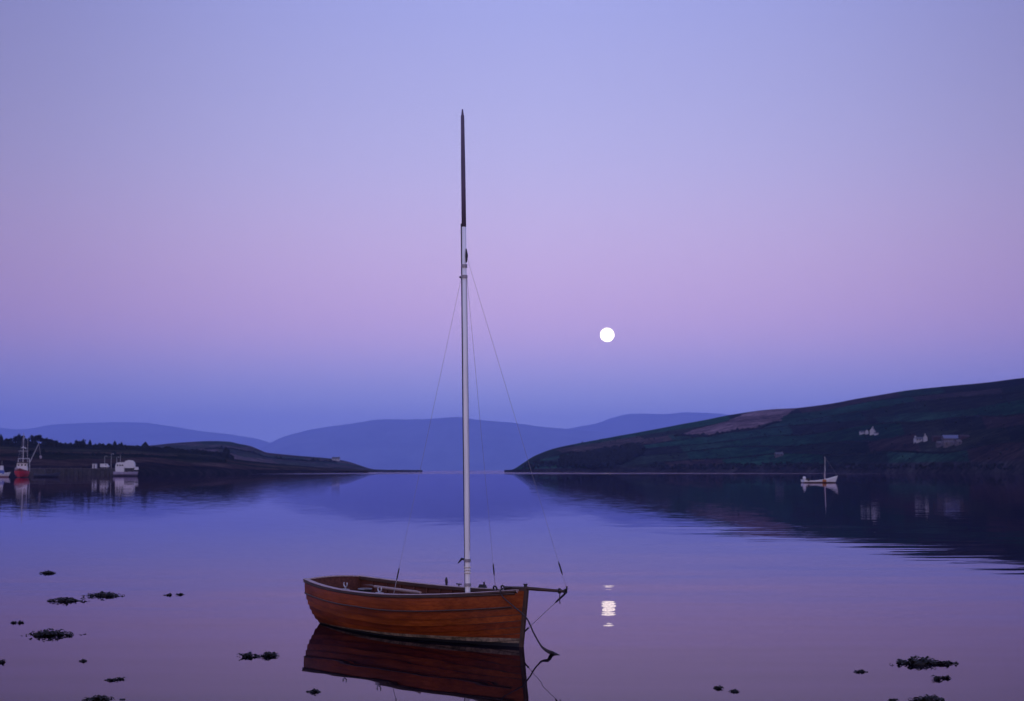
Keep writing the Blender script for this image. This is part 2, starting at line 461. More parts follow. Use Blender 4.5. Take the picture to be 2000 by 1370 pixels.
# ------------------------------------------------------------------ hills
class Terrain:
    """land that rises from a shoreline to a ridge; u is the bearing in picture columns"""
    def __init__(self, ridge, shoreY, ridgeY, power=0.75, cliff=2.0, rough=0.02, seed=0):
        self.ridge, self.sY, self.rY = ridge, shoreY, ridgeY
        self.power, self.cliff, self.rough, self.seed = power, cliff, rough, seed
    def point(self, u, s):
        y0, y1 = lerp_tab(self.sY, u), lerp_tab(self.rY, u)
        v = smooth_tab(self.ridge, u)
        top = at(u, v, y1)
        Hr = max(0.0, top.z)
        if s <= 1:
            Y = y0 + (y1 - y0) * s
            c = min(self.cliff, Hr)
            h = c * min(1, s / 0.02) + (Hr - c) * max(0, (s - .005) / .995) ** self.power if s > 0 else -0.5
            X = top.x * Y / y1
            nz = noise.noise(Vector((X * .006, Y * .006, self.seed))) + .5 * noise.noise(Vector((X * .02, Y * .02, self.seed + 5)))
            h += nz * self.rough * Hr * 4 * s * (1 - s)
            if s > .9:
                h += noise.noise(Vector((X * .03, self.seed + 9, 0))) * self.rough * Hr * .25
        else:
            Y = y1 + (y1 - y0) * (s - 1)
            h = Hr * max(0, 1 - 2.2 * (s - 1) ** 1.3) - (0.5 if s > 1.85 else 0)
            X = top.x * Y / y1
        return Vector((X, Y, h))
    def find(self, u, v):
        """point of the near slope seen at picture position u, v"""
        best = None
        for i in range(401):
            s = i / 400
            p = self.point(u, s)
            d = p.y * math.cos(PITCH) + (p.z - CAM_H) * math.sin(PITCH)
            vv = 685 - FPX * (-p.y * math.sin(PITCH) + (p.z - CAM_H) * math.cos(PITCH)) / d
            if best is None or abs(vv - v) < best[0]:
                best = (abs(vv - v), s, p)
        return best[1], best[2]
    def build(self, name, us, ns, mat, colour):
        vs, fs, cs = [], [], []
        ss = [0] + [0.012, 0.025] + [0.025 + .975 * (i / ns) for i in range(1, ns + 1)] + [1.03, 1.1, 1.25, 1.5, 1.9]
        m = len(ss)
        for u in us:
            for s in ss:
                vs.append(self.point(u, s)); cs.append((*colour(u, s, vs[-1]), 1.0))
        for i in range(len(us) - 1):
            for j in range(m - 1):
                a = i * m + j
                fs.append((a, a + m, a + m + 1, a + 1))
        o = mesh(name, vs, fs, mat, None, True)
        at_ = o.data.color_attributes.new('field', 'FLOAT_COLOR', 'POINT')
        at_.data.foreach_set('color', [x for c in cs for x in c])
        return o

def frange(a, b, n):
    return [a + (b - a) * i / (n - 1) for i in range(n)]

# far mountains over the bay
mt = {}
for nm, ridge, Y, u0, u1, lab in (
    ('mountain', [(-900, 845), (-500, 862), (-250, 842), (-80, 828), (0, 836), (30, 839), (60, 837), (100, 830), (160, 827), (230, 825), (290, 827),
                  (340, 834), (390, 842), (450, 849), (500, 857), (530, 866), (580, 885), (640, 905), (700, 918.6)], 28000, -900, 700, 'l'),
    ('mountain', [(420, 918.6), (460, 905), (490, 888), (522, 869), (550, 855), (600, 841), (640, 834), (690, 827), (740, 820), (800, 819.5), (850, 818),
                  (893, 815), (930, 820), (1000, 826), (1060, 834), (1120, 839), (1180, 845), (1300, 865), (1420, 900), (1480, 918.6)], 26000, 420, 1480, 'c'),
    ('mountain', [(960, 918.6), (1020, 880), (1060, 855), (1110, 838), (1165, 827), (1200, 815), (1230, 809), (1300, 809), (1340, 806), (1400, 808),
                  (1500, 818), (1700, 812), (1900, 830), (2200, 822), (2700, 850), (3000, 870)], 29500, 960, 3000, 'r')):
    t = Terrain(ridge, [(0, Y - 4000)], [(0, Y)], 0.9, 3.0, 0.05, Y * .01)
    o = t.build(nm, frange(u0, u1, 220), 26, M['mountain'], lambda u, s, p: (.05, .05, .05))
    tag(o, kind='structure')

# right-hand hill with its fields
hill = Terrain([(985, 918.4), (1000, 917.5), (1008, 914), (1020, 906), (1040, 893), (1060, 884), (1080, 877), (1110, 870), (1180, 857), (1240, 846), (1300, 835), (1380, 820),
                (1430, 810), (1500, 800.5), (1560, 797), (1620, 789), (1700, 775), (1780, 762), (1860, 754), (1930, 747), (2000, 738), (2200, 716), (2500, 700), (2900, 715), (3400, 760)],
               [(985, 1640), (1100, 1500), (1500, 1300), (2000, 850), (3400, 500)], [(985, 1660), (1060, 1720), (1200, 1850), (1500, 1900), (2000, 1600), (3400, 1400)], 0.8, 3.0, 0.02, 3.3)
ROWS = [0.0, 0.10, 0.22, 0.36, 0.50, 0.66, 0.82, 1.0]
rr = random.Random(11)
CELL = []
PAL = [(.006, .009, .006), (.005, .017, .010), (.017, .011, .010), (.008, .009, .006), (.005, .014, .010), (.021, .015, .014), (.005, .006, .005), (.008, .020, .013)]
for r in range(len(ROWS)):
    cuts, u = [], 900 + rr.uniform(0, 90)
    while u < 3500:
        cuts.append((u, rr.choice(PAL), rr.uniform(.8, 1.2)))
        u += rr.uniform(70, 210)
    CELL.append(cuts)
def row_wave(u, r):
    return 0.018 * math.sin(u * .012 + r * 2.1) + 0.012 * math.sin(u * .031 + r * 4.0)
STUBBLE = [(1318, 852), (1360, 838), (1420, 823), (1470, 806), (1500, 799), (1566, 795), (1545, 808), (1522, 824), (1482, 838), (1442, 842), (1385, 853)]
def inside(poly, x, y):
    c = False
    for (x1, y1), (x2, y2) in zip(poly, poly[1:] + poly[:1]):
        if (y1 > y) != (y2 > y) and x < (x2 - x1) * (y - y1) / (y2 - y1) + x1: c = not c
    return c
# the stubble field's corners, turned into bearing and height up the slope once
STUB = [(u, hill.find(u, max(v, smooth_tab(hill.ridge, u)))[0] + (0.06 if v < 812 else 0)) for u, v in STUBBLE]
def hill_colour(u, s, p):
    if inside(STUB, u + 7 * noise.noise(Vector((u * .05, s * 30, 1))), s + .012 * noise.noise(Vector((u * .06, s * 25, 8)))): return (.098, .064, .068)
    if s < 0.03: return (.016, .014, .014)
    r = 0
    while r < len(ROWS) - 2 and s > ROWS[r + 1] + row_wave(u, r + 1): r += 1
    uu = u + (s - .5) * 60
    c = CELL[r][0]
    for q in CELL[r]:
        if q[0] < uu: c = q
    k = c[2]
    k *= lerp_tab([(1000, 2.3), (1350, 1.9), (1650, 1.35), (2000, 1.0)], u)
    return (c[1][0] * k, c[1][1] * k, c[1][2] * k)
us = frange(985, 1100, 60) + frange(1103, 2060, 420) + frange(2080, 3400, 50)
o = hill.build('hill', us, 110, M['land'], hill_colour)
tag(o, kind='structure')

# left-hand land: a near shore behind the pier and a headland beyond it
near = Terrain([(-1600, 830), (-800, 850), (-300, 864), (0, 869), (60, 870), (160, 874), (260, 877), (330, 882), (430, 890), (460, 897), (520, 904), (600, 911), (680, 917), (710, 918.3), (720, 918.45)],
               [(-1600, 420), (-300, 640), (0, 690), (260, 740), (460, 900), (700, 1250), (760, 1400)], [(-1600, 800), (0, 1000), (260, 1050), (500, 1180), (700, 1330), (760, 1420)], 0.7, 1.2, 0.03, 8.1)
def near_colour(u, s, p):
    if s < .05: return (.014, .012, .013)
    n1 = noise.noise(Vector((u * .012, s * 3, 2)))
    b = math.floor(s * 6 + .25 * math.sin(u * .015) + n1 * .6)
    return [(.013, .009, .010), (.036, .022, .019), (.016, .016, .010), (.046, .029, .022), (.022, .021, .014), (.009, .009, .007), (.006, .007, .006), (.006, .007, .006)][int(max(0, min(7, b)))]
o = near.build('shore_land', frange(-1600, -60, 60) + frange(-50, 720, 300), 60, M['land'], near_colour)
tag(o, kind='structure')
head = Terrain([(-200, 880), (100, 876), (200, 874), (260, 872), (300, 870), (335, 866), (380, 863), (420, 862), (450, 863.5), (465, 867), (490, 872), (510, 880), (520, 884), (545, 887), (600, 892), (650, 896.5), (680, 902),
                (705, 910), (725, 916), (745, 917.7), (790, 918.25), (825, 918.45)],
               [(-200, 1300), (500, 1500), (745, 1750), (860, 1900)], [(-200, 1900), (500, 2000), (700, 2000), (860, 1960)], 0.75, 1.5, 0.03, 5.7)
def head_colour(u, s, p):
    if s < .06: return (.015, .014, .015)
    n1 = noise.noise(Vector((u * .02, s * 4, 7)))
    b = int(math.floor(s * 5 + .5 * n1)) + int(math.floor(u / 95.0 + s))
    return [(.040, .032, .034), (.022, .034, .029), (.054, .038, .040), (.025, .027, .023)][b % 4]
o = head.build('headland', frange(-200, 240, 40) + frange(245, 825, 280), 50, M['land'], head_colour)
tag(o, kind='structure')

# ------------------------------------------------------------------ hedgerows and woods
def hedgerow(terr, pts, label, group, h=3.0, w=3.0, seed=0, step=2.2):
    """bushy ribbon that follows a list of (bearing, slope) points"""
    rnd = random.Random(seed)
    mb = MB()
    P = []
    for (u0, s0), (u1, s1) in zip(pts, pts[1:]):
        k = max(2, int(abs(u1 - u0) / step))
        for i in range(k):
            t = i / k
            P.append(terr.point(u0 + (u1 - u0) * t, s0 + (s1 - s0) * t))
    if len(P) < 3: return
    prev = None
    for i, p in enumerate(P):
        hh = h * (0.45 + 0.9 * abs(noise.noise(Vector((i * .23, seed, 0)))) + rnd.uniform(0, .5))
        if rnd.random() < .05: hh *= 2.0
        t = (P[min(i + 1, len(P) - 1)] - P[max(i - 1, 0)]); t.z = 0; t.normalize()
        n_ = Vector((-t.y, t.x, 0))
        a = w * rnd.uniform(.7, 1.3)
        ring = [p - n_ * a - Vector((0, 0, .5)), p - n_ * a * .9 + Vector((0, 0, hh * .7)), p + Vector((0, 0, hh)) + n_ * rnd.uniform(-.4, .4), p + n_ * a * .9 + Vector((0, 0, hh * .7)), p + n_ * a - Vector((0, 0, .5))]
        b = len(mb.v)
        mb.v += ring
        if prev is not None:
            for k in range(4): mb.f.append((prev + k, b + k, b + k + 1, prev + k + 1))
        prev = b
    o = mb.build('hedgerow', M['hedge'])
    tag(o, label, 'hedgerow', group)
    return o

names = ['lowest long hedgerow on the right hillside, just above the shore', 'second long hedgerow up from the water on the right hillside',
         'third long hedgerow up from the water, on the right hillside below the farmhouses', 'fourth long hedgerow up the right hillside, at the height of the farmhouses',
         'fifth long hedgerow up the right hillside, above the white farmhouses', 'topmost long hedgerow running under the skyline of the right hill']
for r in range(1, 7):
    u0, u1 = [0, (1275, 2080), (1120, 1700), (1170, 2080), (1240, 1640), (1560, 2080), (1650, 1990)][r]
    hedgerow(hill, [(u, ROWS[r] + row_wave(u, r)) for u in frange(u0, u1, 50)], names[r - 1], 'hedgerows on the right hillside', 1.0, 1.4, r)
hedgerow(hill, [(u, s - .006) for u, s in [STUB[0]] + STUB[:-5:-1]], 'hedgerow bounding the lower edge of the pale stubble field', 'hedgerows on the right hillside', 2.8, 2.2, 31)
hedgerow(near, [(u, lerp_tab([(-60, .93), (120, .96), (300, .97), (450, .97)], u)) for u in frange(-60, 455, 40)], 'long dark hedgerow along the crest of the left shore', 'hedgerows on the left land', 3.2, 3.0, 41)
hedgerow(near, [(u, lerp_tab([(-60, .4), (200, .45), (450, .5)], u)) for u in frange(60, 440, 40)], 'low hedgerow halfway up the left shore behind the pier', 'hedgerows on the left land', 1.6, 2.0, 42)
hedgerow(head, [(u, .55 + .03 * math.sin(u * .03)) for u in frange(400, 660, 40)], 'thin hedgerow across the middle of the left headland', 'hedgerows on the left land', 2.2, 2.0, 43)

def wood(name, terr, poly, n, hmin, hmax, label, cat, seed):
    """dark wood that reads as one mass: crowns of leaf-size clumps on short trunks"""
    rnd = random.Random(seed)
    mb = MB()
    us_ = [p[0] for p in poly]; ss_ = [p[1] for p in poly]
    k = 0
    while k < n:
        u, s = rnd.uniform(min(us_), max(us_)), rnd.uniform(min(ss_), max(ss_))
        if not inside(poly, u, s): continue
        p = terr.point(u, s)
        h = rnd.uniform(hmin, hmax)
        r = h * rnd.uniform(.32, .48)
        mb.blob(p + Vector((0, 0, h * .62)), r, r, h * .42, k + seed, 5, 8, .42)
        for q in range(7):
            d = Vector((rnd.uniform(-1, 1), rnd.uniform(-1, 1), rnd.uniform(-.4, 1))).normalized()
            mb.blob(p + Vector((0, 0, h * .62)) + Vector((d.x * r, d.y * r, d.z * h * .4)) * .85, r * .38, r * .38, r * .34, k * 7 + q + seed, 4, 6, .4)
        mb.tube([p - Vector((0, 0, .5)), p + Vector((0, 0, h * .4))], h * .03, 5)
        k += 1
    o = mb.build(name, M['leaf'])
    tag(o, label, cat, kind='stuff')
W = [(u, hill.find(u, v)[0]) for u, v in [(1095, 905), (1120, 897), (1170, 890), (1210, 884), (1232, 879), (1250, 880), (1256, 889), (1240, 898), (1215, 910), (1195, 917), (1090, 917)]]
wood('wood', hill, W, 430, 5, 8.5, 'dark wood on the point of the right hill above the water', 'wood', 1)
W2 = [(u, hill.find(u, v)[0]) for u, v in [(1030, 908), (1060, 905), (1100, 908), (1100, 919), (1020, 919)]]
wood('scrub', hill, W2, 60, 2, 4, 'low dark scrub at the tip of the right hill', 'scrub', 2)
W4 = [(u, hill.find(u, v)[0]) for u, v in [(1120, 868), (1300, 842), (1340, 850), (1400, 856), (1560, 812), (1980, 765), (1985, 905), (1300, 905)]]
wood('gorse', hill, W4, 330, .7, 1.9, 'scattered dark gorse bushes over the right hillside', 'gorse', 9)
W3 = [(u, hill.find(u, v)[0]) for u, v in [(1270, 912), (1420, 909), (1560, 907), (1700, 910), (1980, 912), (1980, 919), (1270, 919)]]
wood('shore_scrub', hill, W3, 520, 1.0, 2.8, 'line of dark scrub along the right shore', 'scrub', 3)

def tree(u, s, terr, h, w, label, seed):
    rnd = random.Random(seed)
    p = terr.point(u, s)
    root = empty('tree', p)
    tag(root, label, 'tree', 'trees on the left skyline')
    mb = MB().tube([(0, 0, -.5), (0.1, 0, h * .25), (-.1, .1, h * .5)], h * .035, 6, h * .018)
    for k in range(5):
        a = rnd.uniform(0, 6.28)
        mb.tube([(0, 0, h * .3), (math.cos(a) * w * .3, math.sin(a) * w * .3, h * rnd.uniform(.5, .75))], h * .014, 5, h * .006)
    mb.build('trunk', M['bark'], root)
    cb = MB()
    cl = []
    for k in range(11):
        a, rr_ = rnd.uniform(0, 6.28), rnd.uniform(0, 1) ** .6
        cl.append(Vector((math.cos(a) * rr_ * w * .42, math.sin(a) * rr_ * w * .42, h * rnd.uniform(.35, .84))))
    for c in cl:
        R = w * rnd.uniform(.13, .24)
        for q in range(95):
            d = Vector((rnd.gauss(0, 1), rnd.gauss(0, 1), rnd.gauss(0, .8)))
            d = d.normalized() * R * rnd.uniform(.3, 1.1)
            c2 = c + d
            e1 = Vector((rnd.gauss(0, 1), rnd.gauss(0, 1), rnd.gauss(0, 1))).normalized() * rnd.uniform(.25, .5)
            e2 = e1.cross(Vector((rnd.gauss(0, 1), rnd.gauss(0, 1), rnd.gauss(0, 1)))).normalized() * rnd.uniform(.2, .4)
            cb.add([c2 - e1, c2 + e2, c2 + e1, c2 - e2], [(0, 1, 2, 3)])
    cb.build('crown', M['leaf'], root)
for i, (u, h, w, lab) in enumerate([
    (14, 2.6, 6, 'leftmost low bush on the crest of the left shore'), (31, 4.2, 4.5, 'small tree just left of the red trawler mast on the skyline'),
    (40, 5.0, 4.5, 'taller tree behind the mast of the red trawler'), (50, 3.2, 5, 'low tree just right of the red trawler mast on the skyline'),
    (68, 4.6, 5.5, 'broad tree on the skyline left of the derrick tip'), (76, 4.8, 5, 'broad tree on the skyline right above the derrick tip'),
    (88, 4.0, 6, 'rounded tree in the middle of the skyline group right of the trawler'), (97, 3.4, 6, 'lower tree near the right end of the skyline group'),
    (107, 2.4, 5, 'last small bush at the right end of the skyline group'), (157, 3.0, 6, 'lone bush on the crest between the trawler and the white boats')]):
    tree(u, .985, near, h * 1.6, w * 1.15, lab, 100 + i)

# ------------------------------------------------------------------ houses
def cottage(pos, rz, L, D, Hh, roof, label, wall='limewash', roofmat='slate', chim=(1,), windows=2, group='farm buildings on the right hillside', name='cottage'):
    root = empty(name, pos, rz)
    tag(root, label, 'house' if name == 'cottage' else 'shed', group)
    w = MB()
    x, y = L / 2, D / 2
    w.add([(-x, -y, -1.5), (x, -y, -1.5), (x, y, -1.5), (-x, y, -1.5), (-x, -y, Hh), (x, -y, Hh), (x, y, Hh), (-x, y, Hh), (-x, 0, Hh + roof), (x, 0, Hh + roof)],
          [(0, 1, 5, 4), (2, 3, 7, 6), (1, 2, 6, 9, 5), (3, 0, 4, 8, 7), (3, 2, 1, 0)])
    w.build('wall', M[wall], root)
    e, t = .25, .15
    r = MB()
    for sgn in (-1, 1):
        k = roof / y
        yo, zo = sgn * (y + e), Hh - e * k
        a = [(-x - e, yo, zo), (x + e, yo, zo), (x + e, 0, Hh + roof + .03), (-x - e, 0, Hh + roof + .03)]
        b = [(p[0], p[1], p[2] + t) for p in a]
        r.add(a + b, [(0, 1, 2, 3), (7, 6, 5, 4), (0, 4, 5, 1), (1, 5, 6, 2), (2, 6, 7, 3), (3, 7, 4, 0)])
    ro = r.build('roof', M[roofmat], root)
    for c in chim:
        MB().box(c * (x - .5) - .4, c * (x - .5) + .4, -.35, .35, Hh + roof * .6, Hh + roof + 1.0).build('chimney', M[wall], ro)
    for k in range(windows):
        xc = -x + L * (k + .5) / windows
        if k == windows // 2 and windows > 2:
            MB().box(xc - .45, xc + .45, -y - .04, -y + .05, 0, 2.0).build('door', M['slate'], root)
        else:
            MB().box(xc - .45, xc + .45, -y - .04, -y + .05, 1.0, 2.1).build('window', M['glass'], root)
    return root

def on_hill(u, v): return hill.find(u, v)[1]
cottage(on_hill(1683, 848), .1, 4.56, 3.42, 1.67, 0.99, 'low white outbuilding at the left of the upper white farmhouse group', chim=(), windows=2)
cottage(on_hill(1692, 848), 1.3, 3.8, 2.74, 2.28, 1.67, 'narrow white outbuilding in the middle of the upper farmhouse group', chim=(), windows=1)
cottage(on_hill(1703, 849), 1.2, 6.08, 4.18, 3.19, 2.74, 'tall white farmhouse with its gable to the water, tallest of the upper group', windows=3)
cottage(on_hill(1710, 850), .1, 3.04, 2.58, 1.37, 0.76, 'small white lean-to at the right of the upper white farmhouse group', chim=(), windows=1)
cottage(on_hill(1795, 863), .25, 9.12, 3.8, 1.98, 1.22, 'long low white cottage on the hillside left of the blue-roofed shed', windows=4, chim=(-1,))
cottage(on_hill(1805, 862), 1.35, 4.56, 2.89, 2.89, 1.82, 'tall white gabled house joined to the right end of the long cottage', windows=1)
cottage(on_hill(1830, 859), .1, 9.12, 3.8, 1.98, 0.91, 'dull reddish barn on the hillside just left of the blue-roofed shed', 'rust', 'rust', (), 0, name='shed')
cottage(on_hill(1854, 861), .05, 11.4, 5.32, 1.67, 2.28, 'farm shed with a pale blue roof, uppermost building at the right', 'stone', 'blue_roof', (), 0, name='shed')
cottage(on_hill(1836, 871), .15, 6.84, 3.42, 1.98, 1.22, 'grey stone farm building below the reddish barn', 'stone', 'stone', (), 2, name='shed')
cottage(on_hill(1854, 871), -.1, 9.88, 3.42, 2.28, 1.22, 'long grey stone farm building directly below the blue-roofed shed', 'stone', 'stone', (), 3, name='shed')
cottage(on_hill(1869, 869), .3, 3.8, 3.42, 2.28, 1.37, 'small grey stone farm building at the right end of the lower farm row', 'stone', 'stone', (), 1, name='shed')
cottage(on_hill(1880, 857), .1, 6.84, 3.42, 1.67, 0.91, 'rust-red low barn at the far right of the farm', 'rust', 'rust', (), 0, name='shed')
cottage(on_hill(1520, 892), .2, 7, 4.0, 2.2, 1.4, 'small grey cottage low on the hillside left of the white boat mast', 'stone', 'slate', (1,), 2)
p_ = head.find(656, 900)[1]
cottage(p_, .1, 10, 5, 2.6, 1.8, 'lone white cottage with dark roof on the left headland', windows=3, group='houses on the left headland')

# ------------------------------------------------------------------ pier on the left
PY = 640.0
def px(u): return (u - 1000) / FPX * PY
pier = empty('stone_pier', (px(150), PY + 6, 0))
tag(pier, 'long dark stone pier in front of the left shore', 'pier')
ox = px(150)
MB().box(px(48) - ox, px(238) - ox, -6, 6, -1, 2.9, .35).build('pier_wall', M['pier'], pier)
MB().box(px(48) - ox + .2, px(238) - ox - .2, -5.8, 5.8, 2.905, 3.15).build('pier_deck', M['stone'], pier)
for k in range(22):
    xx = px(52) - ox + k * 1.9
    MB().box(xx - .14, xx + .14, -6.32, -5.95, -1, 3.0).build('fender_pile', M['black'], pier)
for k in range(9):
    xx = px(60) - ox + k * 4.4
    MB().tube([(xx, -5.2, 3.1), (xx, -5.2, 3.6), (xx, -5.2, 3.7)], [.14, .14, .2], 7).build('bollard', M['black'], pier)

def lamp_post(u, h, label):
    r = empty('lamp_post', (px(u), PY + 8.5, 3.15))
    tag(r, label, 'lamp post', 'lamp posts on the pier')
    MB().tube([(0, 0, 0), (0, 0, h)], .09, 6, .06).build('post', M['steel'], r)
    MB().tube([(0, 0, h - .1), (.5, -.2, h + .15), (.9, -.35, h + .12)], .05, 5).build('arm', M['steel'], r)
    MB().box(.7, 1.15, -.5, -.25, h, h + .14, .03).build('lamp_head', M['steel'], r)
lamp_post(196, 5.2, 'grey lamp post above the white van on the pier')
lamp_post(209, 6.2, 'tallest grey lamp post on the pier, just right of the van')
lamp_post(220, 4.8, 'grey lamp post on the pier beside the white wheelhouse')

def van(u, L, W_, H_, label, name='van'):
    r = empty(name, (px(u), PY + 2.5, 3.15))
    tag(r, label, name, 'vehicles and huts on the pier')
    b = MB()
    prof = [(-.5, .28), (-.5, .97), (.18, 1.0), (.30, .92), (.40, .60), (.5, .52), (.5, .28)]
    n_ = len(prof)
    vs = [(x * L, -W_ / 2, z * H_) for x, z in prof] + [(x * L, W_ / 2, z * H_) for x, z in prof]
    fs = [tuple(range(n_)), tuple(reversed(range(n_, 2 * n_)))] + [(i, i + n_, (i + 1) % n_ + n_, (i + 1) % n_) for i in range(n_)]
    b.add(vs, fs).build('body', M['white'], r)
    MB().box(.12 * L, .27 * L, -W_ / 2 - .012, -W_ / 2 + .03, .62 * H_, .86 * H_).build('side_window', M['glass'], r)
    for x in (-.3, .3):
        for y in (-W_ / 2 + .05, W_ / 2 - .05):
            w = MB().tube([(x * L, y - .1, .32), (x * L, y + .1, .32)], .32, 12).build('wheel', M['black'], r)
            MB().tube([(x * L, y - .12, .32), (x * L, y + .12, .32)], .16, 8).build('rim', M['steel'], w)
van(204, 3.6, 1.7, 2.0, 'white van parked on the pier between the small hut and the wheelhouse')
hut = empty('hut', (px(185), PY + 2, 3.15)); tag(hut, 'small pale hut standing alone on the pier left of the van', 'hut', 'vehicles and huts on the pier')
MB().box(-.85, .85, -.8, .8, 0, 1.8).build('wall', M['white'], hut)
MB().add([(-1, -1, 1.8), (1, -1, 1.8), (1, 1, 2.1), (-1, 1, 2.1), (-1, -1, 1.9), (1, -1, 1.9), (1, 1, 2.2), (-1, 1, 2.2)],
         [(3, 2, 1, 0), (4, 5, 6, 7), (0, 1, 5, 4), (1, 2, 6, 5), (2, 3, 7, 6), (3, 0, 4, 7)]).build('roof', M['slate'], hut)
MB().box(-.3, .3, -.84, -.79, .05, 1.5).build('door', M['slate'], hut)

# ------------------------------------------------------------------ generic far boats
def far_hull(L, B, fb, fm, fs_, parent, mat, bow=1.0, bands=None):
    """carvel hull with sheer: freeboard fb at bow, fm amidships, fs_ at stern; returns the hull part"""
    ns, nk = 22, 9
    vs, fs = [], []
    for i in range(ns + 1):
        t = i / ns
        b = B / 2 * (.78 + .22 * math.sin(min(1, t / .45) * math.pi / 2)) if t < .45 else B / 2 * (1 - ((t - .45) / .55) ** 2.3)
        b = max(b, .03)
        zs = fs_ * (1 - t) ** 2 + (2 * fm - .5 * (fs_ + fb)) * 2 * t * (1 - t) + fb * t * t
        for k in range(nk * 2 + 1):
            q = (k - nk) / nk
            ph = (1 - abs(q)) * math.pi / 2
            fl = 1 + .12 * t * 0
            y = math.copysign(b * math.cos(ph) ** (.6 + .7 * t), q) if k != nk else 0
            z = zs - (zs + .45) * math.sin(ph) ** 1.2
            rake = bow * .12 * L * t ** 6 * (z - zs) / max(.3, fb)
            vs.append((-L / 2 + L * t + rake, y, z))
    m = nk * 2 + 1
    for i in range(ns):
        for k in range(m - 1):
            a = i * m + k
            fs.append((a, a + 1, a + m + 1, a + m))
    fs.append(tuple(range(m)))
    # deck just below the sheer
    top = [(i * m, i * m + m - 1) for i in range(ns + 1)]
    base = len(vs)
    for a, b_ in top:
        for q in (a, b_):
            x, y, z = vs[q]
            vs.append((x, y * .97, z - .12))
    for i in range(ns):
        a = base + i * 2
        fs.append((a, a + 1, a + 3, a + 2))
    o = mesh('hull', vs, fs, mat, parent, True)
    return o

def banded(name, cols):
    """paint bands on a hull by height above the waterline; cols = [(z, colour), ...] from the bottom up"""
    m = bpy.data.materials.new(name)
    m.use_nodes = True
    n, l = nodes_of(m)
    b = n['Principled BSDF']
    tc = n.new('ShaderNodeTexCoord'); sp = n.new('ShaderNodeSeparateXYZ'); l.new(tc.outputs['Object'], sp.inputs[0])
    cur = None
    for z, c in cols:
        if cur is None:
            rgb = n.new('ShaderNodeRGB'); rgb.outputs[0].default_value = (*c, 1); cur = rgb.outputs[0]; continue
        g = n.new('ShaderNodeMath'); g.operation = 'GREATER_THAN'; g.inputs[1].default_value = z
        l.new(sp.outputs['Z'], g.inputs[0])
        x = n.new('ShaderNodeMix'); x.data_type = 'RGBA'; l.new(g.outputs[0], x.inputs['Factor']); l.new(cur, x.inputs['A']); x.inputs['B'].default_value = (*c, 1)
        cur = x.outputs['Result']
    nz = n.new('ShaderNodeTexNoise'); nz.inputs['Scale'].default_value = 1.2; nz.inputs['Detail'].default_value = 4; l.new(tc.outputs['Object'], nz.inputs['Vector'])
    mr = n.new('ShaderNodeMapRange'); mr.inputs['From Min'].default_value = .3; mr.inputs['From Max'].default_value = .7; mr.inputs['To Min'].default_value = .75; mr.inputs['To Max'].default_value = 1.1
    l.new(nz.outputs[0], mr.inputs['Value'])
    sc = n.new('ShaderNodeVectorMath'); sc.operation = 'SCALE'; l.new(cur, sc.inputs[0]); l.new(mr.outputs[0], sc.inputs['Scale'])
    l.new(sc.outputs[0], b.inputs['Base Color']); b.inputs['Roughness'].default_value = .5
    return m

# white open boat moored off the right shore
P = on_water(1602, 943.5)
wb = empty('moored_boat', P, .12)
tag(wb, 'small white open boat with thin mast moored off the dark right shore', 'boat')
far_hull(6.9, 2.2, 1.38, .52, .62, wb, banded('white_hull', [(-9, (.012, .012, .02)), (.10, (.10, .03, .03)), (.18, (.52, .52, .52))]), .6)
MB().tube([(.95, 0, .2), (1.0, 0, 4.9)], .05, 8, .028).build('mast', M['alloy'], wb)
MB().tube([(.90, 0, .9), (.88, 0, 1.4), (.93, 0, 2.2)], [.12, .17, .07], 8).build('furled_sail', M['canvas'], wb)
MB().tube([(1.0, 0, 4.8), (3.3, 0, 1.4)], .012, 4).build('forestay', M['wire'], wb)
om = MB().blob((-3.1, -.1, .85), .32, .26, .38, 3, 6, 10, .1).build('outboard_motor', M['white'], wb, True)
MB().box(-3.3, -3.1, -.2, .0, -.3, .6).build('motor_leg', M['black'], om)
MB().box(-2.75, -2.35, -1.0, .6, .35, .80, .05).build('engine_box', M['black'], wb)
for xx in (-1.2, .4):
    MB().box(xx - .15, xx + .15, -.95, .95, .36, .42).build('thwart', M['grey_wood'], wb)
for k, xx in enumerate((.25, .62)):
    MB().blob((xx, -1.16, .40), .22, .14, .30, 20 + k, 7, 10, .05).build('fender', M['orange'], wb, True)

# white motor cruiser at the left edge of the frame
P = on_water(-8, 932.5)
mc = empty('cabin_boat', P, .2)
tag(mc, 'white boat with blue cabin cut off by the left edge of the picture', 'boat')
far_hull(9.5, 3.0, 1.75, 1.25, 1.3, mc, banded('cruiser_hull', [(-9, (.02, .02, .04)), (.10, (.26, .12, .14)), (.42, (.50, .50, .52))]), .7)
cb = MB().box(-2.6, 2.7, -1.2, 1.2, 1.1, 2.35, .22).build('cabin', M['blue'], mc)
for xx in (-1.8, -.5, .8):
    MB().box(xx - .35, xx + .35, -1.19, -1.05, 1.55, 1.95).build('window', M['glass'], cb)
MB().box(1.2, 2.35, -.8, .8, 2.36, 3.85, .12).build('flybridge', M['white'], mc)
MB().tube([(1.8, 0, 3.8), (1.8, 0, 5.6)], .04, 6, .02).build('aerial', M['steel'], mc)

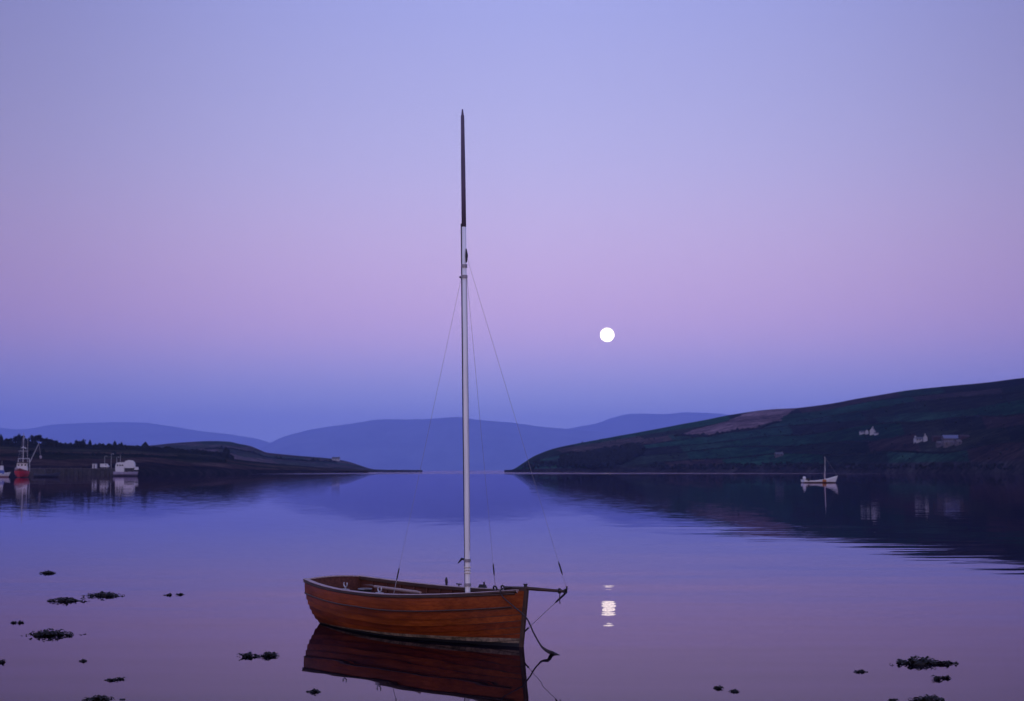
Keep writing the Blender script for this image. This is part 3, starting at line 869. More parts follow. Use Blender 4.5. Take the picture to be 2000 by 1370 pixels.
# red trawler seen end-on
P = on_water(42, 933.0)
tr = empty('red_trawler', P, -math.pi / 2 + .22)
tag(tr, 'red fishing trawler with white wheelhouse and tall mast at the left pier', 'boat')
far_hull(14, 4.6, 3.0, 2.0, 2.2, tr, banded('trawler_hull', [(-9, (.02, .01, .012)), (.25, (.40, .012, .02)), (2.1, (.16, .02, .025))]), .6)
wh = MB().box(-3.2, -.2, -1.7, 1.7, 1.9, 4.7, .12).build('wheelhouse', M['white'], tr)
MB().box(-3.4, .0, -1.85, 1.85, 4.705, 4.95).build('wheelhouse_roof', M['black'], wh)
for y in (-1.05, 0, 1.05):
    MB().box(-.33, -.20, y - .28, y + .28, 3.75, 4.35).build('window', M['glass'], wh)
for y in (-1, 1):
    MB().box(-2.4, -1.6, y * 1.62 - .06, y * 1.62 + .06, 3.6, 4.3).build('window', M['glass'], wh)
ms = MB().tube([(-3.6, 0, 1.8), (-3.6, 0, 8.4), (-3.6, 0, 14.6)], [.17, .13, .06], 8).build('mast', M['steel'], tr)
MB().tube([(-3.6, -1.5, 8.6), (-3.6, 1.5, 8.6)], .08, 6).build('crosstree', M['steel'], ms)
MB().tube([(-3.6, -.55, 9.7), (-3.6, .0, 9.9), (-3.6, .9, 9.4)], .18, 6).build('radar_scanner', M['white'], ms)
MB().tube([(-3.2, 1.4, 4.8), (-3.2, 1.35, 12.8)], .05, 6).build('aerial', M['steel'], tr)
for y in (-1.9, 1.9):
    MB().tube([(-6.2, y, 1.9), (-6.2, y * .9, 6.2)], .14, 7).build('gantry_leg', M['steel'], tr)
MB().tube([(-6.2, -1.8, 6.15), (-6.2, 1.8, 6.15)], .14, 7).build('gantry_beam', M['steel'], tr)
MB().tube([(-3.4, 2.0, 4.6), (-2.6, 4.9, 11.2)], .14, 7, .09).build('derrick', M['steel'], tr)
MB().tube([(-2.6, 4.9, 11.1), (-2.4, 5.6, 7.0)], .05, 5).build('derrick_tackle', M['wire'], tr)
MB().blob((-2.4, 5.6, 6.6), .45, .45, .5, 5).build('net_bundle', M['canvas'], tr)
for (a, b) in (((-3.6, 0, 14.2), (6.3, 0, 3.0)), ((-3.6, 0, 14.0), (-3.0, 2.2, 2.2)), ((-3.6, 0, 14.0), (-3.0, -2.2, 2.2))):
    MB().tube([a, b], .025, 4).build('stay', M['wire'], tr)
MB().blob((1.8, -1.4, 2.7), .5, .5, .6, 6).build('fish_tub', M['canvas'], tr)

# dark blue-black boat lying along the pier, right of the trawler
P = on_water(92, 932.0)
db = empty('dark_boat', P, .05)
tag(db, 'dark hulled boat lying along the pier right of the red trawler', 'boat')
far_hull(9.0, 2.9, 1.7, 1.1, 1.2, db, banded('dark_hull', [(-9, (.01, .01, .012)), (.3, (.02, .024, .05))]), .6)
MB().box(-3.0, -.8, -1.0, 1.0, 1.0, 2.5, .15).build('wheelhouse', M['black'], db)
MB().tube([(.3, 0, 1.0), (.3, 0, 5.0)], .06, 6).build('mast', M['black'], db)

# white half-decker at the pier end
P = on_water(246, 930.5)
hd = empty('white_fishing_boat', P, .1)
tag(hd, 'white fishing boat with rounded wheelhouse moored at the end of the pier', 'boat')
far_hull(9.6, 3.2, 2.1, 1.7, 1.9, hd, banded('half_decker_hull', [(-9, (.02, .02, .03)), (.35, (.08, .06, .10)), (.75, (.22, .20, .28)), (1.75, (.05, .04, .05))]), .5)
w1 = MB()
prof = [(-3.9, 1.7), (-3.95, 4.0), (-3.7, 5.0), (-3.0, 5.35), (-1.0, 5.45), (-.6, 5.0), (-.5, 1.7)]
vs = [(x, -1.35, z) for x, z in prof] + [(x, 1.35, z) for x, z in prof]
k_ = len(prof)
w1.add(vs, [tuple(range(k_)), tuple(reversed(range(k_, 2 * k_)))] + [(i, i + k_, (i + 1) % k_ + k_, (i + 1) % k_) for i in range(k_)])
w1o = w1.build('wheelhouse', M['white'], hd)
for xx in (-3.1, -2.1, -1.2):
    MB().box(xx - .3, xx + .3, -1.39, -1.3, 3.9, 4.6).build('window', M['glass'], w1o)
w2 = MB()
prof = [(-.6, 3.2), (-.65, 5.2), (-.1, 6.0), (1.2, 6.3), (2.5, 6.1), (3.3, 5.2), (3.5, 3.7), (3.0, 3.2)]
vs = [(x, -1.25, z) for x, z in prof] + [(x, 1.25, z) for x, z in prof]
k_ = len(prof)
w2.add(vs, [tuple(range(k_)), tuple(reversed(range(k_, 2 * k_)))] + [(i, i + k_, (i + 1) % k_ + k_, (i + 1) % k_) for i in range(k_)])
w2.build('shelter_deck', M['white'], hd)
MB().box(-.3, 2.8, -1.2, 1.2, 1.7, 3.195).build('deck_house', M['black'], hd)
MB().box(3.2, 4.7, -.8, .8, 2.5, 3.6, .1).build('whaleback', M['white'], hd)
MB().tube([(-2.3, 0, 5.3), (-2.3, 0, 8.4)], .07, 6, .04).build('mast', M['steel'], hd)

# ------------------------------------------------------------------ the wooden sailing boat
BL, B0 = 4.61, (-2.853, 23.836)
TH = 0.844
boat = empty('wooden_boat', (B0[0], B0[1], 0), -TH)
tag(boat, 'varnished clinker-built wooden sailing boat with bare mast floating in the foreground', 'sailing boat')
def b_half(t):
    bm, wt, tm = .863, .525, .474
    return bm - (bm - wt) * ((tm - t) / tm) ** 2 if t < tm else bm - (bm - .03) * ((t - tm) / (1 - tm)) ** 2.2
def z_sheer(t): return (1 - t) ** 2 * .682 + 2 * t * (1 - t) * .499 + t * t * .761
def z_keel(t): return -.16 + .10 * (1 - t) ** 3 + .04 * t ** 4
def x_stern(z): return .06 * (1 - z / .68) if z < .68 else 0
def x_stem(z): return BL - .035 - .105 * (1 - z / .761) - (.25 * z * z * 9 if z < 0 else 0)
def hull_pt(t, ph, off=0.0, side=-1):
    """side -1 = starboard (towards the camera); off = outward offset"""
    b, zs, zk = b_half(t), z_sheer(t), z_keel(t)
    a = lerp_tab([(0, .95), (.3, .66), (.55, .66), (.8, 1.05), (1, 1.35)], t)
    e = lerp_tab([(0, 1.05), (.4, 1.3), (.8, 1.15), (1, 1.0)], t)
    def yz(p):
        c = max(0.0, math.cos(p))
        return .03 + (b - .03) * c ** a, zs - (zs - zk) * max(0, math.sin(p)) ** e
    y, z = yz(ph)
    y2, z2 = yz(min(1.5, ph + .02)); y1, z1 = yz(max(0.001, ph - .02))
    ty, tz = y2 - y1, z2 - z1
    L_ = math.hypot(ty, tz) or 1
    ny, nz_ = -tz / L_, ty / L_
    if ny < 0: ny, nz_ = -ny, -nz_
    y += ny * off; z += nz_ * off
    xx = x_stern(z) * (1 - t) + x_stem(z) * t
    return Vector((xx, side * y, z))

def fan(p, t):
    """planks narrow towards both ends near the sheer and sweep up to the stem"""
    c = 1 - .34 * max(0, (t - .5) / .5) ** 1.6 - .22 * max(0, (.45 - t) / .45) ** 1.6
    w = p / 1.555
    return p * (c + (1 - c) * w * w)
PH = [0.0, .36, .50, .63, .76, .89, 1.03, 1.18, 1.36, 1.555]
WOOD = [(.180, .034, .006), (.130, .022, .004), (.160, .030, .005), (.120, .020, .004), (.170, .034, .005), (.142, .026, .004)]
PMAT = [varnished_planks('varnish_%d' % i, c, i + 1) for i, c in enumerate(WOOD)]
NS = 44
for side in (-1, 1):
    for k in range(9):
        vs, fs = [], []
        p0, p1 = PH[k], PH[k + 1] + (.022 if k < 8 else 0)
        QS = [0, (.037 if k else .02) / (p1 - p0), .35, .6, .8, 1.0] if k < 8 else [0, .2, .4, .6, .8, 1]
        nj = 6
        for i in range(NS + 1):
            t = i / NS
            fade = min(1, (1 - t) / .10)             # laps run out flush at the stem
            row = []
            for j in range(nj):
                q = QS[j]
                ph = p0 + (p1 - p0) * q
                row.append((fan(ph, t), .004 + .026 * q * fade))
            for ph, off in row: vs.append(hull_pt(t, ph, off, side))
            for ph, off in reversed(row): vs.append(hull_pt(t, ph, off - .020, side))
        m = nj * 2
        for i in range(NS):
            for j in range(m):
                a, b_ = i * m + j, i * m + (j + 1) % m
                q = (a, b_, b_ + m, a + m)
                fs.append(q if side > 0 else tuple(reversed(q)))
        fs.append(tuple(range(m))); fs.append(tuple(reversed(range(NS * m, NS * m + m))))
        o = mesh('strake', vs, fs, PMAT[(k * 5 + (2 if side > 0 else 0)) % 6], boat)
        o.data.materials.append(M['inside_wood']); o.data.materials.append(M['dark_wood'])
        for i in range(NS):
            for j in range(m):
                o.data.polygons[i * m + j].material_index = (2 if k and j == 0 else 0) if j < nj - 1 else (2 if j == nj - 1 and k < 8 else 1)  # dark seam along the laps: lap shadow and dirt line put into the colour

def strip(name, f, prof, n, mat, parent, t0=0.0, t1=1.0):
    """sweep a cross-section prof(t)->[Vector] along t"""
    vs, fs = [], []
    for i in range(n + 1):
        t = t0 + (t1 - t0) * i / n
        vs += prof(t)
    m = len(prof(t0))
    for i in range(n):
        for j in range(m):
            a, b_ = i * m + j, i * m + (j + 1) % m
            fs.append((a, b_, b_ + m, a + m))
    fs.append(tuple(range(m))); fs.append(tuple(reversed(range(n * m, n * m + m))))
    return mesh(name, vs, fs, mat, parent)

for side in (-1, 1):
    def gp(t, side=side):
        c = hull_pt(t, 0.0, 0, side); w = .055 * min(1, .35 + (1 - t) * 4)
        o_, i_ = side * .034, -side * w
        return [c + Vector((0, o_, -.004)), c + Vector((0, o_, .020)), c + Vector((0, o_ * .6, .028)), c + Vector((0, i_ * .8, .028)), c + Vector((0, i_, .020)), c + Vector((0, i_, -.03)), c + Vector((0, i_ * .3, -.03))]
    go = strip('gunwale', None, gp, NS, M['grey_wood'], boat, .0, .985)
    go.data.materials.append(M['dark_wood'])
    for i in range(NS):
        for j in (0, 4, 5, 6): go.data.polygons[i * 7 + j].material_index = 1
    def rub(t, side=side):
        c = hull_pt(t, fan(.352, t), .028, side)
        return [c + Vector((0, side * .014 * math.cos(a), .013 * math.sin(a))) for a in [k * math.pi / 3 for k in range(6)]]
    strip('rubbing_strake', None, rub, NS, M['dark_wood'], boat, .0, .975)
    def fender_rail(t, side=side):
        c = hull_pt(t, .035, .022, side)
        return [c + Vector((0, side * .012 * math.cos(a), .014 * math.sin(a))) for a in [k * math.pi / 3 for k in range(6)]]
    strip('outer_rail', None, fender_rail, NS, M['dark_wood'], boat, .0, .98)
    # steamed ribs inside
    for k in range(15):
        t = .06 + .87 * k / 14
        pts = [hull_pt(t, ph, -.022, side) for ph in frange(.06, 1.45, 9)]
        MB().tube(pts, .013, 5).build('rib', M['inside_wood'], boat)
    # riser that carries the thwarts
    def riser(t, side=side):
        c = hull_pt(t, .42, -.026, side)
        return [c + Vector((0, 0, .025)), c + Vector((0, -side * .018, .025)), c + Vector((0, -side * .018, -.025)), c + Vector((0, 0, -.025))]
    strip('riser', None, riser, 20, M['inside_wood'], boat, .04, .86)

# stem, keel, transom
zs_ = frange(-.20, .80, 16)
sv, sf = [], []
for z in zs_:
    x = x_stem(min(z, .761))
    for (dx, dy) in ((-.07, -.040), (.03, -.028), (.048, -.016), (.048, .016), (.03, .028), (-.07, .040)):
        sv.append((x + dx, dy, z))
for i in range(len(zs_) - 1):
    for j in range(6):
        a, b_ = i * 6 + j, i * 6 + (j + 1) % 6
        sf.append((a, b_, b_ + 6, a + 6))
sf += [tuple(reversed(range(6))), tuple(range(len(sv) - 6, len(sv)))]
mesh('stem', sv, sf, M['dark_wood'], boat)
MB().box(.2, BL - .28, -.03, .03, -.24, -.13).build('keel', M['black'], boat)
tv, tf = [], []
pl = [hull_pt(0, ph, -.002, -1) for ph in frange(0, 1.55, 14)]
pr = [hull_pt(0, ph, -.002, 1) for ph in frange(0, 1.55, 14)]
n_ = len(pl)
camber = [Vector((0, y, .682 + .028 * (1 - (y / .525) ** 2))) for y in frange(.45, -.45, 9)]
outline = pl + list(reversed(pr)) + camber
m_ = len(outline)
tv = [v + Vector((-.004, 0, 0)) for v in outline] + [v + Vector((.032, 0, 0)) for v in outline]
tf = [tuple(reversed(range(m_))), tuple(range(m_, 2 * m_))] + [(i, (i + 1) % m_, (i + 1) % m_ + m_, i + m_) for i in range(m_)]
to = mesh('transom', tv, tf, PMAT[1], boat)
to.data.materials.append(M['inside_wood']); to.data.polygons[1].material_index = 1
tr_cap = MB()
cp = [Vector((.012, y, .683 + .028 * (1 - (y / .525) ** 2))) for y in frange(-.5, .5, 13)]
for a, b_ in zip(cp, cp[1:]):
    tr_cap.add([a + Vector((-.03, 0, 0)), b_ + Vector((-.03, 0, 0)), b_ + Vector((.035, 0, 0)), a + Vector((.035, 0, 0)),
                a + Vector((-.03, 0, .016)), b_ + Vector((-.03, 0, .016)), b_ + Vector((.035, 0, .016)), a + Vector((.035, 0, .016))],
               [(3, 2, 1, 0), (4, 5, 6, 7), (0, 1, 5, 4), (2, 3, 7, 6)])
tr_cap.build('transom_cap', M['grey_wood'], boat)

# thwarts, stern seat, floor boards, breasthook
for x, w in ((1.25, .24), (2.3, .24), (3.28, .26)):
    t = x / BL
    hb = b_half(t) * .84
    MB().box(x - w / 2, x + w / 2, -hb, hb, .33, .362).build('thwart', M['inside_wood'], boat)
for k in range(5):
    y = -.40 + .2 * k
    MB().box(.06, .72, y - .094, y + .094, .30, .328).build('stern_seat_slat', M['inside_wood'], boat)
for side in (-1, 1):
    MB().add([(.72, side * .78 * .80, .30), (2.1, side * .80, .30), (2.1, side * .5, .30), (.72, side * .42, .30),
              (.72, side * .78 * .80, .325), (2.1, side * .80, .325), (2.1, side * .5, .325), (.72, side * .42, .325)],
             [(3, 2, 1, 0), (4, 5, 6, 7), (0, 1, 5, 4), (1, 2, 6, 5), (2, 3, 7, 6), (3, 0, 4, 7)]).build('side_bench', M['inside_wood'], boat)
for k in range(6):
    y = -.35 + .14 * k
    MB().box(.5, 2.9, y - .062, y + .062, .03, .05).build('floor_board', M['inside_wood'], boat)
MB().add([(4.10, -.20, .675), (4.10, .20, .675), (4.56, .03, .755), (4.56, -.03, .755), (4.10, -.20, .70), (4.10, .20, .70), (4.56, .03, .78), (4.56, -.03, .78)],
         [(3, 2, 1, 0), (4, 5, 6, 7), (0, 1, 5, 4), (1, 2, 6, 5), (2, 3, 7, 6), (3, 0, 4, 7)]).build('breasthook', M['inside_wood'], boat)

# mast: alloy lower mast, dark topmast, raked slightly aft
def to_local(p):
    d = Vector((p[0] - B0[0], p[1] - B0[1], p[2]))
    c, s = math.cos(TH), math.sin(TH)
    return Vector((d.x * c - d.y * s, d.x * s + d.y * c, d.z))
def local_ray(u, v, yl):
    """point of the plane y = yl (boat space) seen at u, v"""
    a = to_local((0, 0, CAM_H)); d = to_local(Vector((0, 0, CAM_H)) + ray(u, v)) - a
    k = (yl - a.y) / d.y
    return a + d * k
mb0 = local_ray(913.5, 1165, 0.0)
mid = local_ray(906, 437, 0.0)
top = local_ray(903.2, 214, 0.0)
dirm = (mid - mb0).normalized()
foot = mb0 - dirm * (mb0.z - .06) / dirm.z
lower = MB().tube([foot, mb0, mb0 + (mid - mb0) * .5, mid], [.037, .037, .035, .032], 16).build('mast', M['alloy'], boat, True)
MB().tube([mid - dirm * .05, mid + (top - mid) * .5, top - (top - mid) * .055, top - (top - mid) * .05, top], [.034, .032, .026, .019, .010], 12).build('topmast', M['dark_spar'], boat, True)
aft = Vector((-1, 0, 0))
MB().tube([foot + aft * .032 + Vector((0, -.016, .6)), mb0 + (mid - mb0) * .5 + aft * .031 + Vector((0, -.016, 0)), mid + aft * .027 + Vector((0, -.016, 0))], .018, 8).build('sail_track', M['black'], lower)
for (u, v, r_) in ((914.5, 1142.5, .052), (911, 1095, .050), (906.2, 541, .046), (907.0, 520, .044)):
    c = local_ray(u, v, 0)
    c = foot + dirm * ((c.z - foot.z) / dirm.z)
    MB().tube([c - dirm * .022, c + dirm * .022], r_, 12).build('mast_band', M['wire'], lower)
c = local_ray(908, 1094, 0); c = foot + dirm * ((c.z - foot.z) / dirm.z)
MB().tube([c, c + Vector((-.10, -.02, .015)), c + Vector((-.17, -.03, -.05))], [.014, .018, .008], 6).build('gooseneck', M['black'], lower)
c = local_ray(906, 541, 0); hound = foot + dirm * ((c.z - foot.z) / dirm.z)
MB().tube([hound + Vector((-.09, -.01, 0)), hound + Vector((.02, 0, 0))], .016, 6).build('cheek_block', M['black'], lower)
c = local_ray(908, 500, 0); fs_top = foot + dirm * ((c.z - foot.z) / dirm.z)
MB().tube([fs_top + Vector((.045, 0, .10)), fs_top + Vector((.055, 0, 0)), fs_top + Vector((.05, 0, -.10))], [.008, .022, .010], 6).build('forestay_tang', M['black'], lower)
MB().tube([fs_top + Vector((.045, .01, -.3)), foot + dirm * 3.0 + Vector((.05, .01, 0)), foot + dirm * 1.2 + Vector((.045, .012, 0))], .004, 5).build('halyard', M['wire'], lower)
c = foot + dirm * 1.0
for k in range(3):
    MB().torus(c + dirm * (-.12 + .04 * k), dirm, .047, .008, 12, 5).build('halyard_turn', M['pale_rope'], lower)

# shrouds with rigging screws at the gunwales
for side, (u_, v_), top_ in ((-1, (769, 1163), hound + Vector((-.03, -.03, 0))), (1, (968, 1155), hound + Vector((.01, .04, 0)))):
    bb = min((hull_pt(t, 0.0, .0, side) for t in frange(.4, .9, 101)), key=lambda p: 0)
    best = None
    for t in frange(.35, .95, 241):
        p = hull_pt(t, 0.0, 0, side)
        c, s = math.cos(-TH), math.sin(-TH)
        wp = Vector((B0[0] + p.x * c - p.y * s, B0[1] + p.x * s + p.y * c, p.z))
        uu = 1000 + FPX * wp.x / (wp.y * math.cos(PITCH) + (wp.z - CAM_H) * math.sin(PITCH))
        if best is None or abs(uu - u_) < best[0]: best = (abs(uu - u_), p)
    foot_s = best[1] + Vector((0, 0, .02))
    d = (top_ - foot_s).normalized()
    MB().tube([foot_s, foot_s + d * .30], .0045, 5).build('chain_plate_link', M['wire'], boat)
    sh = MB().tube([foot_s + d * .28, top_], .0022, 5).build('shroud', M['wire'], boat)
    MB().tube([foot_s + d * .20, foot_s + d * .24, foot_s + d * .34, foot_s + d * .38], [.006, .011, .011, .005], 6).build('rigging_screw', M['black'], sh)

# bowsprit, forestay, bobstay
bs_end = local_ray(1104, 1155.5, 0.0)
bs_in = Vector((4.15, 0, .775))
bs = MB().tube([bs_in, Vector((BL, 0, .795)), bs_end], [.026, .026, .019], 10).build('bowsprit', M['dark_wood'], boat, True)
MB().torus(bs_end + Vector((-.11, 0, 0)), (1, 0, 0), .028, .011, 12, 6).build('bowsprit_band', M['black'], bs)
MB().torus(bs_end, (1, 0, 0), .026, .012, 12, 6).build('end_ring', M['black'], bs)
MB().tube([bs_end + Vector((0, 0, .0)), bs_end + Vector((.03, 0, .035)), bs_end + Vector((.03, 0, .07))], .012, 6).build('shackle', M['black'], bs)
MB().tube([bs_end + Vector((-.10, 0, -.01)), bs_end + Vector((-.10, -.01, -.09)), bs_end + Vector((-.09, -.01, -.17))], .007, 5).build('hanging_line', M['rope'], bs)
fstay_b = bs_end + Vector((.02, 0, .05))
d = (fs_top + Vector((.05, 0, 0)) - fstay_b).normalized()
fst = MB().tube([fstay_b, fs_top + Vector((.05, 0, 0))], .0022, 5).build('forestay', M['wire'], boat)
MB().tube([fstay_b + d * .18, fstay_b + d * .22, fstay_b + d * .33, fstay_b + d * .37], [.005, .011, .011, .004], 6).build('rigging_screw', M['black'], fst)
bob0 = bs_end + Vector((.01, 0, -.02)); bob1 = Vector((x_stem(.21) + .05, 0, .21))
db_ = bob1 - bob0
MB().tube([bob0 + db_ * .22, bob1 - db_ * .08], .004, 5).build('bobstay', M['wire'], boat)
MB().tube([bob0, bob0 + db_ * .04, bob0 + db_ * .22, bob0 + db_ * .25], [.010, .014, .012, .005], 6).build('bobstay_tackle', M['black'], boat)
MB().tube([bob1 - db_ * .10, bob1], .012, 6).build('stem_eye', M['black'], boat)

# deck fittings
MB().tube([(BL - .04, 0, .76), (BL - .04, 0, .84), (BL - .04, 0, .855)], [.024, .024, .034], 8).build('stem_pin', M['black'], boat)
for (t, side) in ((.945, -1), (.925, -1)):
    c = hull_pt(t, 0, -.02, side) + Vector((0, 0, .028))
    MB().torus(c + Vector((0, 0, .03)), (0, 1, .2), .036, .012, 12, 6).build('fairlead', M['black'], boat)
def rowlock(c, h=.10):
    g = MB().tube([c, c + Vector((0, 0, h * .4))], .012, 6)
    g.torus(c + Vector((0, 0, h * .4 + .042)), (0, 1, 0), .042, .010, 12, 6, -.55, math.pi + .55)
    MB().box(c.x - .07, c.x + .07, c.y - .024, c.y + .024, c.z + .0005, c.z + .012).build('rowlock_plate', M['steel'], g.build('rowlock', M['steel'], boat))
# port side: upright thole pin, cleat and jib fairlead seen above the far gunwale
def gun(u_, side):
    best = None
    for t in frange(.02, .97, 300):
        p = hull_pt(t, 0.0, 0, side)
        c, s = math.cos(-TH), math.sin(-TH)
        wp = Vector((B0[0] + p.x * c - p.y * s, B0[1] + p.x * s + p.y * c, p.z))
        uu = 1000 + FPX * wp.x / (wp.y * math.cos(PITCH) + (wp.z - CAM_H) * math.sin(PITCH))
        if best is None or abs(uu - u_) < best[0]: best = (abs(uu - u_), p)
    return best[1] + Vector((0, 0, .026))
rowlock(gun(673, -1) + Vector((0, .02, 0))); rowlock(gun(739, -1) + Vector((0, .02, 0)), .05)
c = gun(872.5, 1)
MB().tube([c, c + Vector((0, 0, .045)), c + Vector((-.004, 0, .085)), c + Vector((-.006, 0, .125))], [.014, .022, .022, .008], 8).build('thole_pin', M['black'], boat)
c = gun(896, 1)
MB().tube([c + Vector((-.06, 0, .035)), c + Vector((.06, 0, .035))], .010, 6).build('cleat', M['black'], boat)
MB().tube([c, c + Vector((0, 0, .035))], .012, 6).build('cleat_post', M['black'], boat)
c = gun(944, 1)
MB().add([c + Vector(v) for v in [(-.10, -.02, 0), (.07, -.02, 0), (.07, .02, 0), (-.10, .02, 0), (-.07, -.015, .05), (.05, -.015, .05), (.05, .015, .05), (-.07, .015, .05)]],
         [(3, 2, 1, 0), (4, 5, 6, 7), (0, 1, 5, 4), (1, 2, 6, 5), (2, 3, 7, 6), (3, 0, 4, 7)]).build('jib_fairlead', M['black'], boat)
MB().tube([c + Vector((.02, 0, .04)), c + Vector((.02, 0, .09))], .014, 6).build('fairlead_pin', M['black'], boat)

# things lying in the boat
def world_of(p):
    c, s = math.cos(-TH), math.sin(-TH)
    return Vector((B0[0] + p.x * c - p.y * s, B0[1] + p.x * s + p.y * c, p.z))
def placed(name, label, cat, lx, ly, lz, rz=0.0, group=None):
    o = empty(name, world_of(Vector((lx, ly, lz))), -TH + rz)
    return tag(o, label, cat, group)
q1 = gun(818, -1) + Vector((0, .03, .022)); q0 = local_ray(732, 1146, .12)
oar = placed('oar', 'pale wooden oar leaning on the near gunwale inside the wooden boat', 'oar', 0, 0, 0)
dq = (q1 - q0).normalized()
MB().tube([q0, q1 - dq * .16, q1 - dq * .15, q1], [.021, .022, .016, .016], 8).build('loom', M['pale_wood'], oar)
sq = Vector((-dq.y, dq.x, 0)).normalized()
q2 = q0 - dq * .45
MB().add([q0 - sq * .025, q0 + sq * .025, q2 + sq * .065, q2 - sq * .065] + [v + Vector((0, 0, .014)) for v in (q0 - sq * .025, q0 + sq * .025, q2 + sq * .065, q2 - sq * .065)],
         [(3, 2, 1, 0), (4, 5, 6, 7), (0, 1, 5, 4), (1, 2, 6, 5), (2, 3, 7, 6), (3, 0, 4, 7)]).build('blade', M['inside_wood'], oar)
coil = placed('rope_coil', 'pale coil of rope lying at the stern inside the wooden boat', 'rope', .42, .02, .33)
for k in range(5):
    MB().torus((0.01 * k, .01 * (k % 2), .022 + .028 * k), (.08 * (k % 3 - 1), .06 * (k % 2), 1), .13 - .006 * k, .016, 18, 6).build('turn', M['pale_rope'], coil)
bag = placed('sail_bag', 'grey crumpled sail bag beside the near gunwale in the wooden boat', 'bag', .98, -.42, .33)
MB().blob((0, 0, .10), .34, .18, .12, 9, 9, 16, .28).build('bag_body', M['canvas'], bag, True)
MB().torus((.33, 0, .12), (1, 0, .2), .06, .014, 12, 6).build('drawstring', M['pale_rope'], bag)
fd = placed('fender', 'small grey boat fender hanging inside the near gunwale amidships', 'fender', 1.62, -.66, .36)
MB().tube([(0, 0, .02), (0, 0, .05), (0, 0, .16), (0, 0, .20)], [.02, .055, .055, .015], 10).build('fender_body', M['steel'], fd, True)
MB().tube([(0, 0, .19), (.01, -.02, .26)], .006, 5).build('lanyard', M['rope'], fd)
bk = placed('bucket', 'dark bucket standing on the stern seat by the far side', 'bucket', .46, .30, .329)
MB().tube([(0, 0, 0), (0, 0, .20)], .085, 14, .11, cap=False).build('bucket_body', M['black'], bk)
MB().tube([(0, 0, .003), (0, 0, .006)], .084, 14).build('bucket_base', M['black'], bk)
MB().torus((0, 0, .2), (0, 0, 1), .11, .006, 16, 5).build('rim', M['steel'], bk)

# mooring rope from the bow into the water
r0 = world_of(Vector((4.36, -.06, .80)))
pts = [r0, world_of(hull_pt(.950, .0, .04, -1)) + Vector((0, 0, .05)), world_of(hull_pt(.955, .06, .06, -1)), (world_of(hull_pt(.955, .06, .06, -1)) + at(1028, 1207, 20.15)) / 2,
       at(1028, 1207, 20.15), at(1042, 1236, 19.95), at(1055, 1259, 19.75), at(1062, 1267, 19.62), at(1071, 1273, 19.5), on_water(1081, 1277.5), on_water(1110, 1285) - Vector((0, 0, .06))]
sm = []
for i in range(len(pts) - 1):
    a, b_, c_, d_ = pts[max(0, i - 1)], pts[i], pts[i + 1], pts[min(len(pts) - 1, i + 2)]
    for k in range(6):
        t = k / 6
        sm.append(.5 * ((2 * b_) + (c_ - a) * t + (2 * a - 5 * b_ + 4 * c_ - d_) * t * t + (3 * b_ - a - 3 * c_ + d_) * t ** 3))
sm.append(pts[-1])
mr_ = MB().tube(sm, [.008] * 18 + [.011] * 18 + [.012 + .0009 * k for k in range(len(sm) - 36)], 7).build('mooring_rope', M['rope'], None, True)
tag(mr_, 'dark mooring rope running from the bow of the wooden boat into the water', 'rope')

# ------------------------------------------------------------------ seaweed breaking the surface
def seaweed(u, v, wpx, hpx, label, seed, n=None):
    rnd = random.Random(seed)
    P = on_water(u, v)
    sc = P.y / FPX
    w, h = wpx * sc / 2, max(.015, hpx * sc * .5)
    dpt = w * .75
    if wpx < 32: w, h = w * .8, h * .6
    root = empty('seaweed_clump', P)
    tag(root, label, 'seaweed', 'seaweed clumps breaking the surface')
    core = MB()
    for k in range(max(4, int(w / .028))):
        x = rnd.uniform(-.72, .72) * w
        e = 1 - (abs(x) / w) ** 1.4
        core.blob((x, rnd.uniform(-.5, .5) * dpt * e, 0), w * .17 * rnd.uniform(.6, 1.2) + .012, dpt * .25, h * e * rnd.uniform(.45, .8), seed + k, 5, 9, .4)
    tag(core.build('weed_mound', M['weed'], root), kind='stuff')
    fr = MB()
    for k in range(n or int(40 + 190 * w)):
        x = rnd.gauss(0, .45) * w
        x = max(-1.15 * w, min(1.15 * w, x))
        e = max(.12, 1 - (abs(x) / (1.2 * w)) ** 1.5)
        p = Vector((x, rnd.uniform(-.6, .6) * dpt, h * e * rnd.uniform(.1, .9)))
        a = rnd.uniform(0, 6.28)
        L_ = rnd.uniform(.05, .16) * (0.5 + w)
        d = Vector((math.cos(a), math.sin(a), rnd.uniform(-.1, .6) * e))
        s_ = Vector((-math.sin(a), math.cos(a), rnd.uniform(-.6, .6))) * rnd.uniform(.005, .014)
        q1, q2 = p + d * L_ * .5, p + d * L_ + Vector((0, 0, -L_ * .5))
        fr.add([p - s_, p + s_, q1 + s_ * 1.3, q1 - s_ * 1.3, q2], [(0, 1, 2, 3), (3, 2, 4)])
    tag(fr.build('frond', M['weed'], root), kind='stuff')

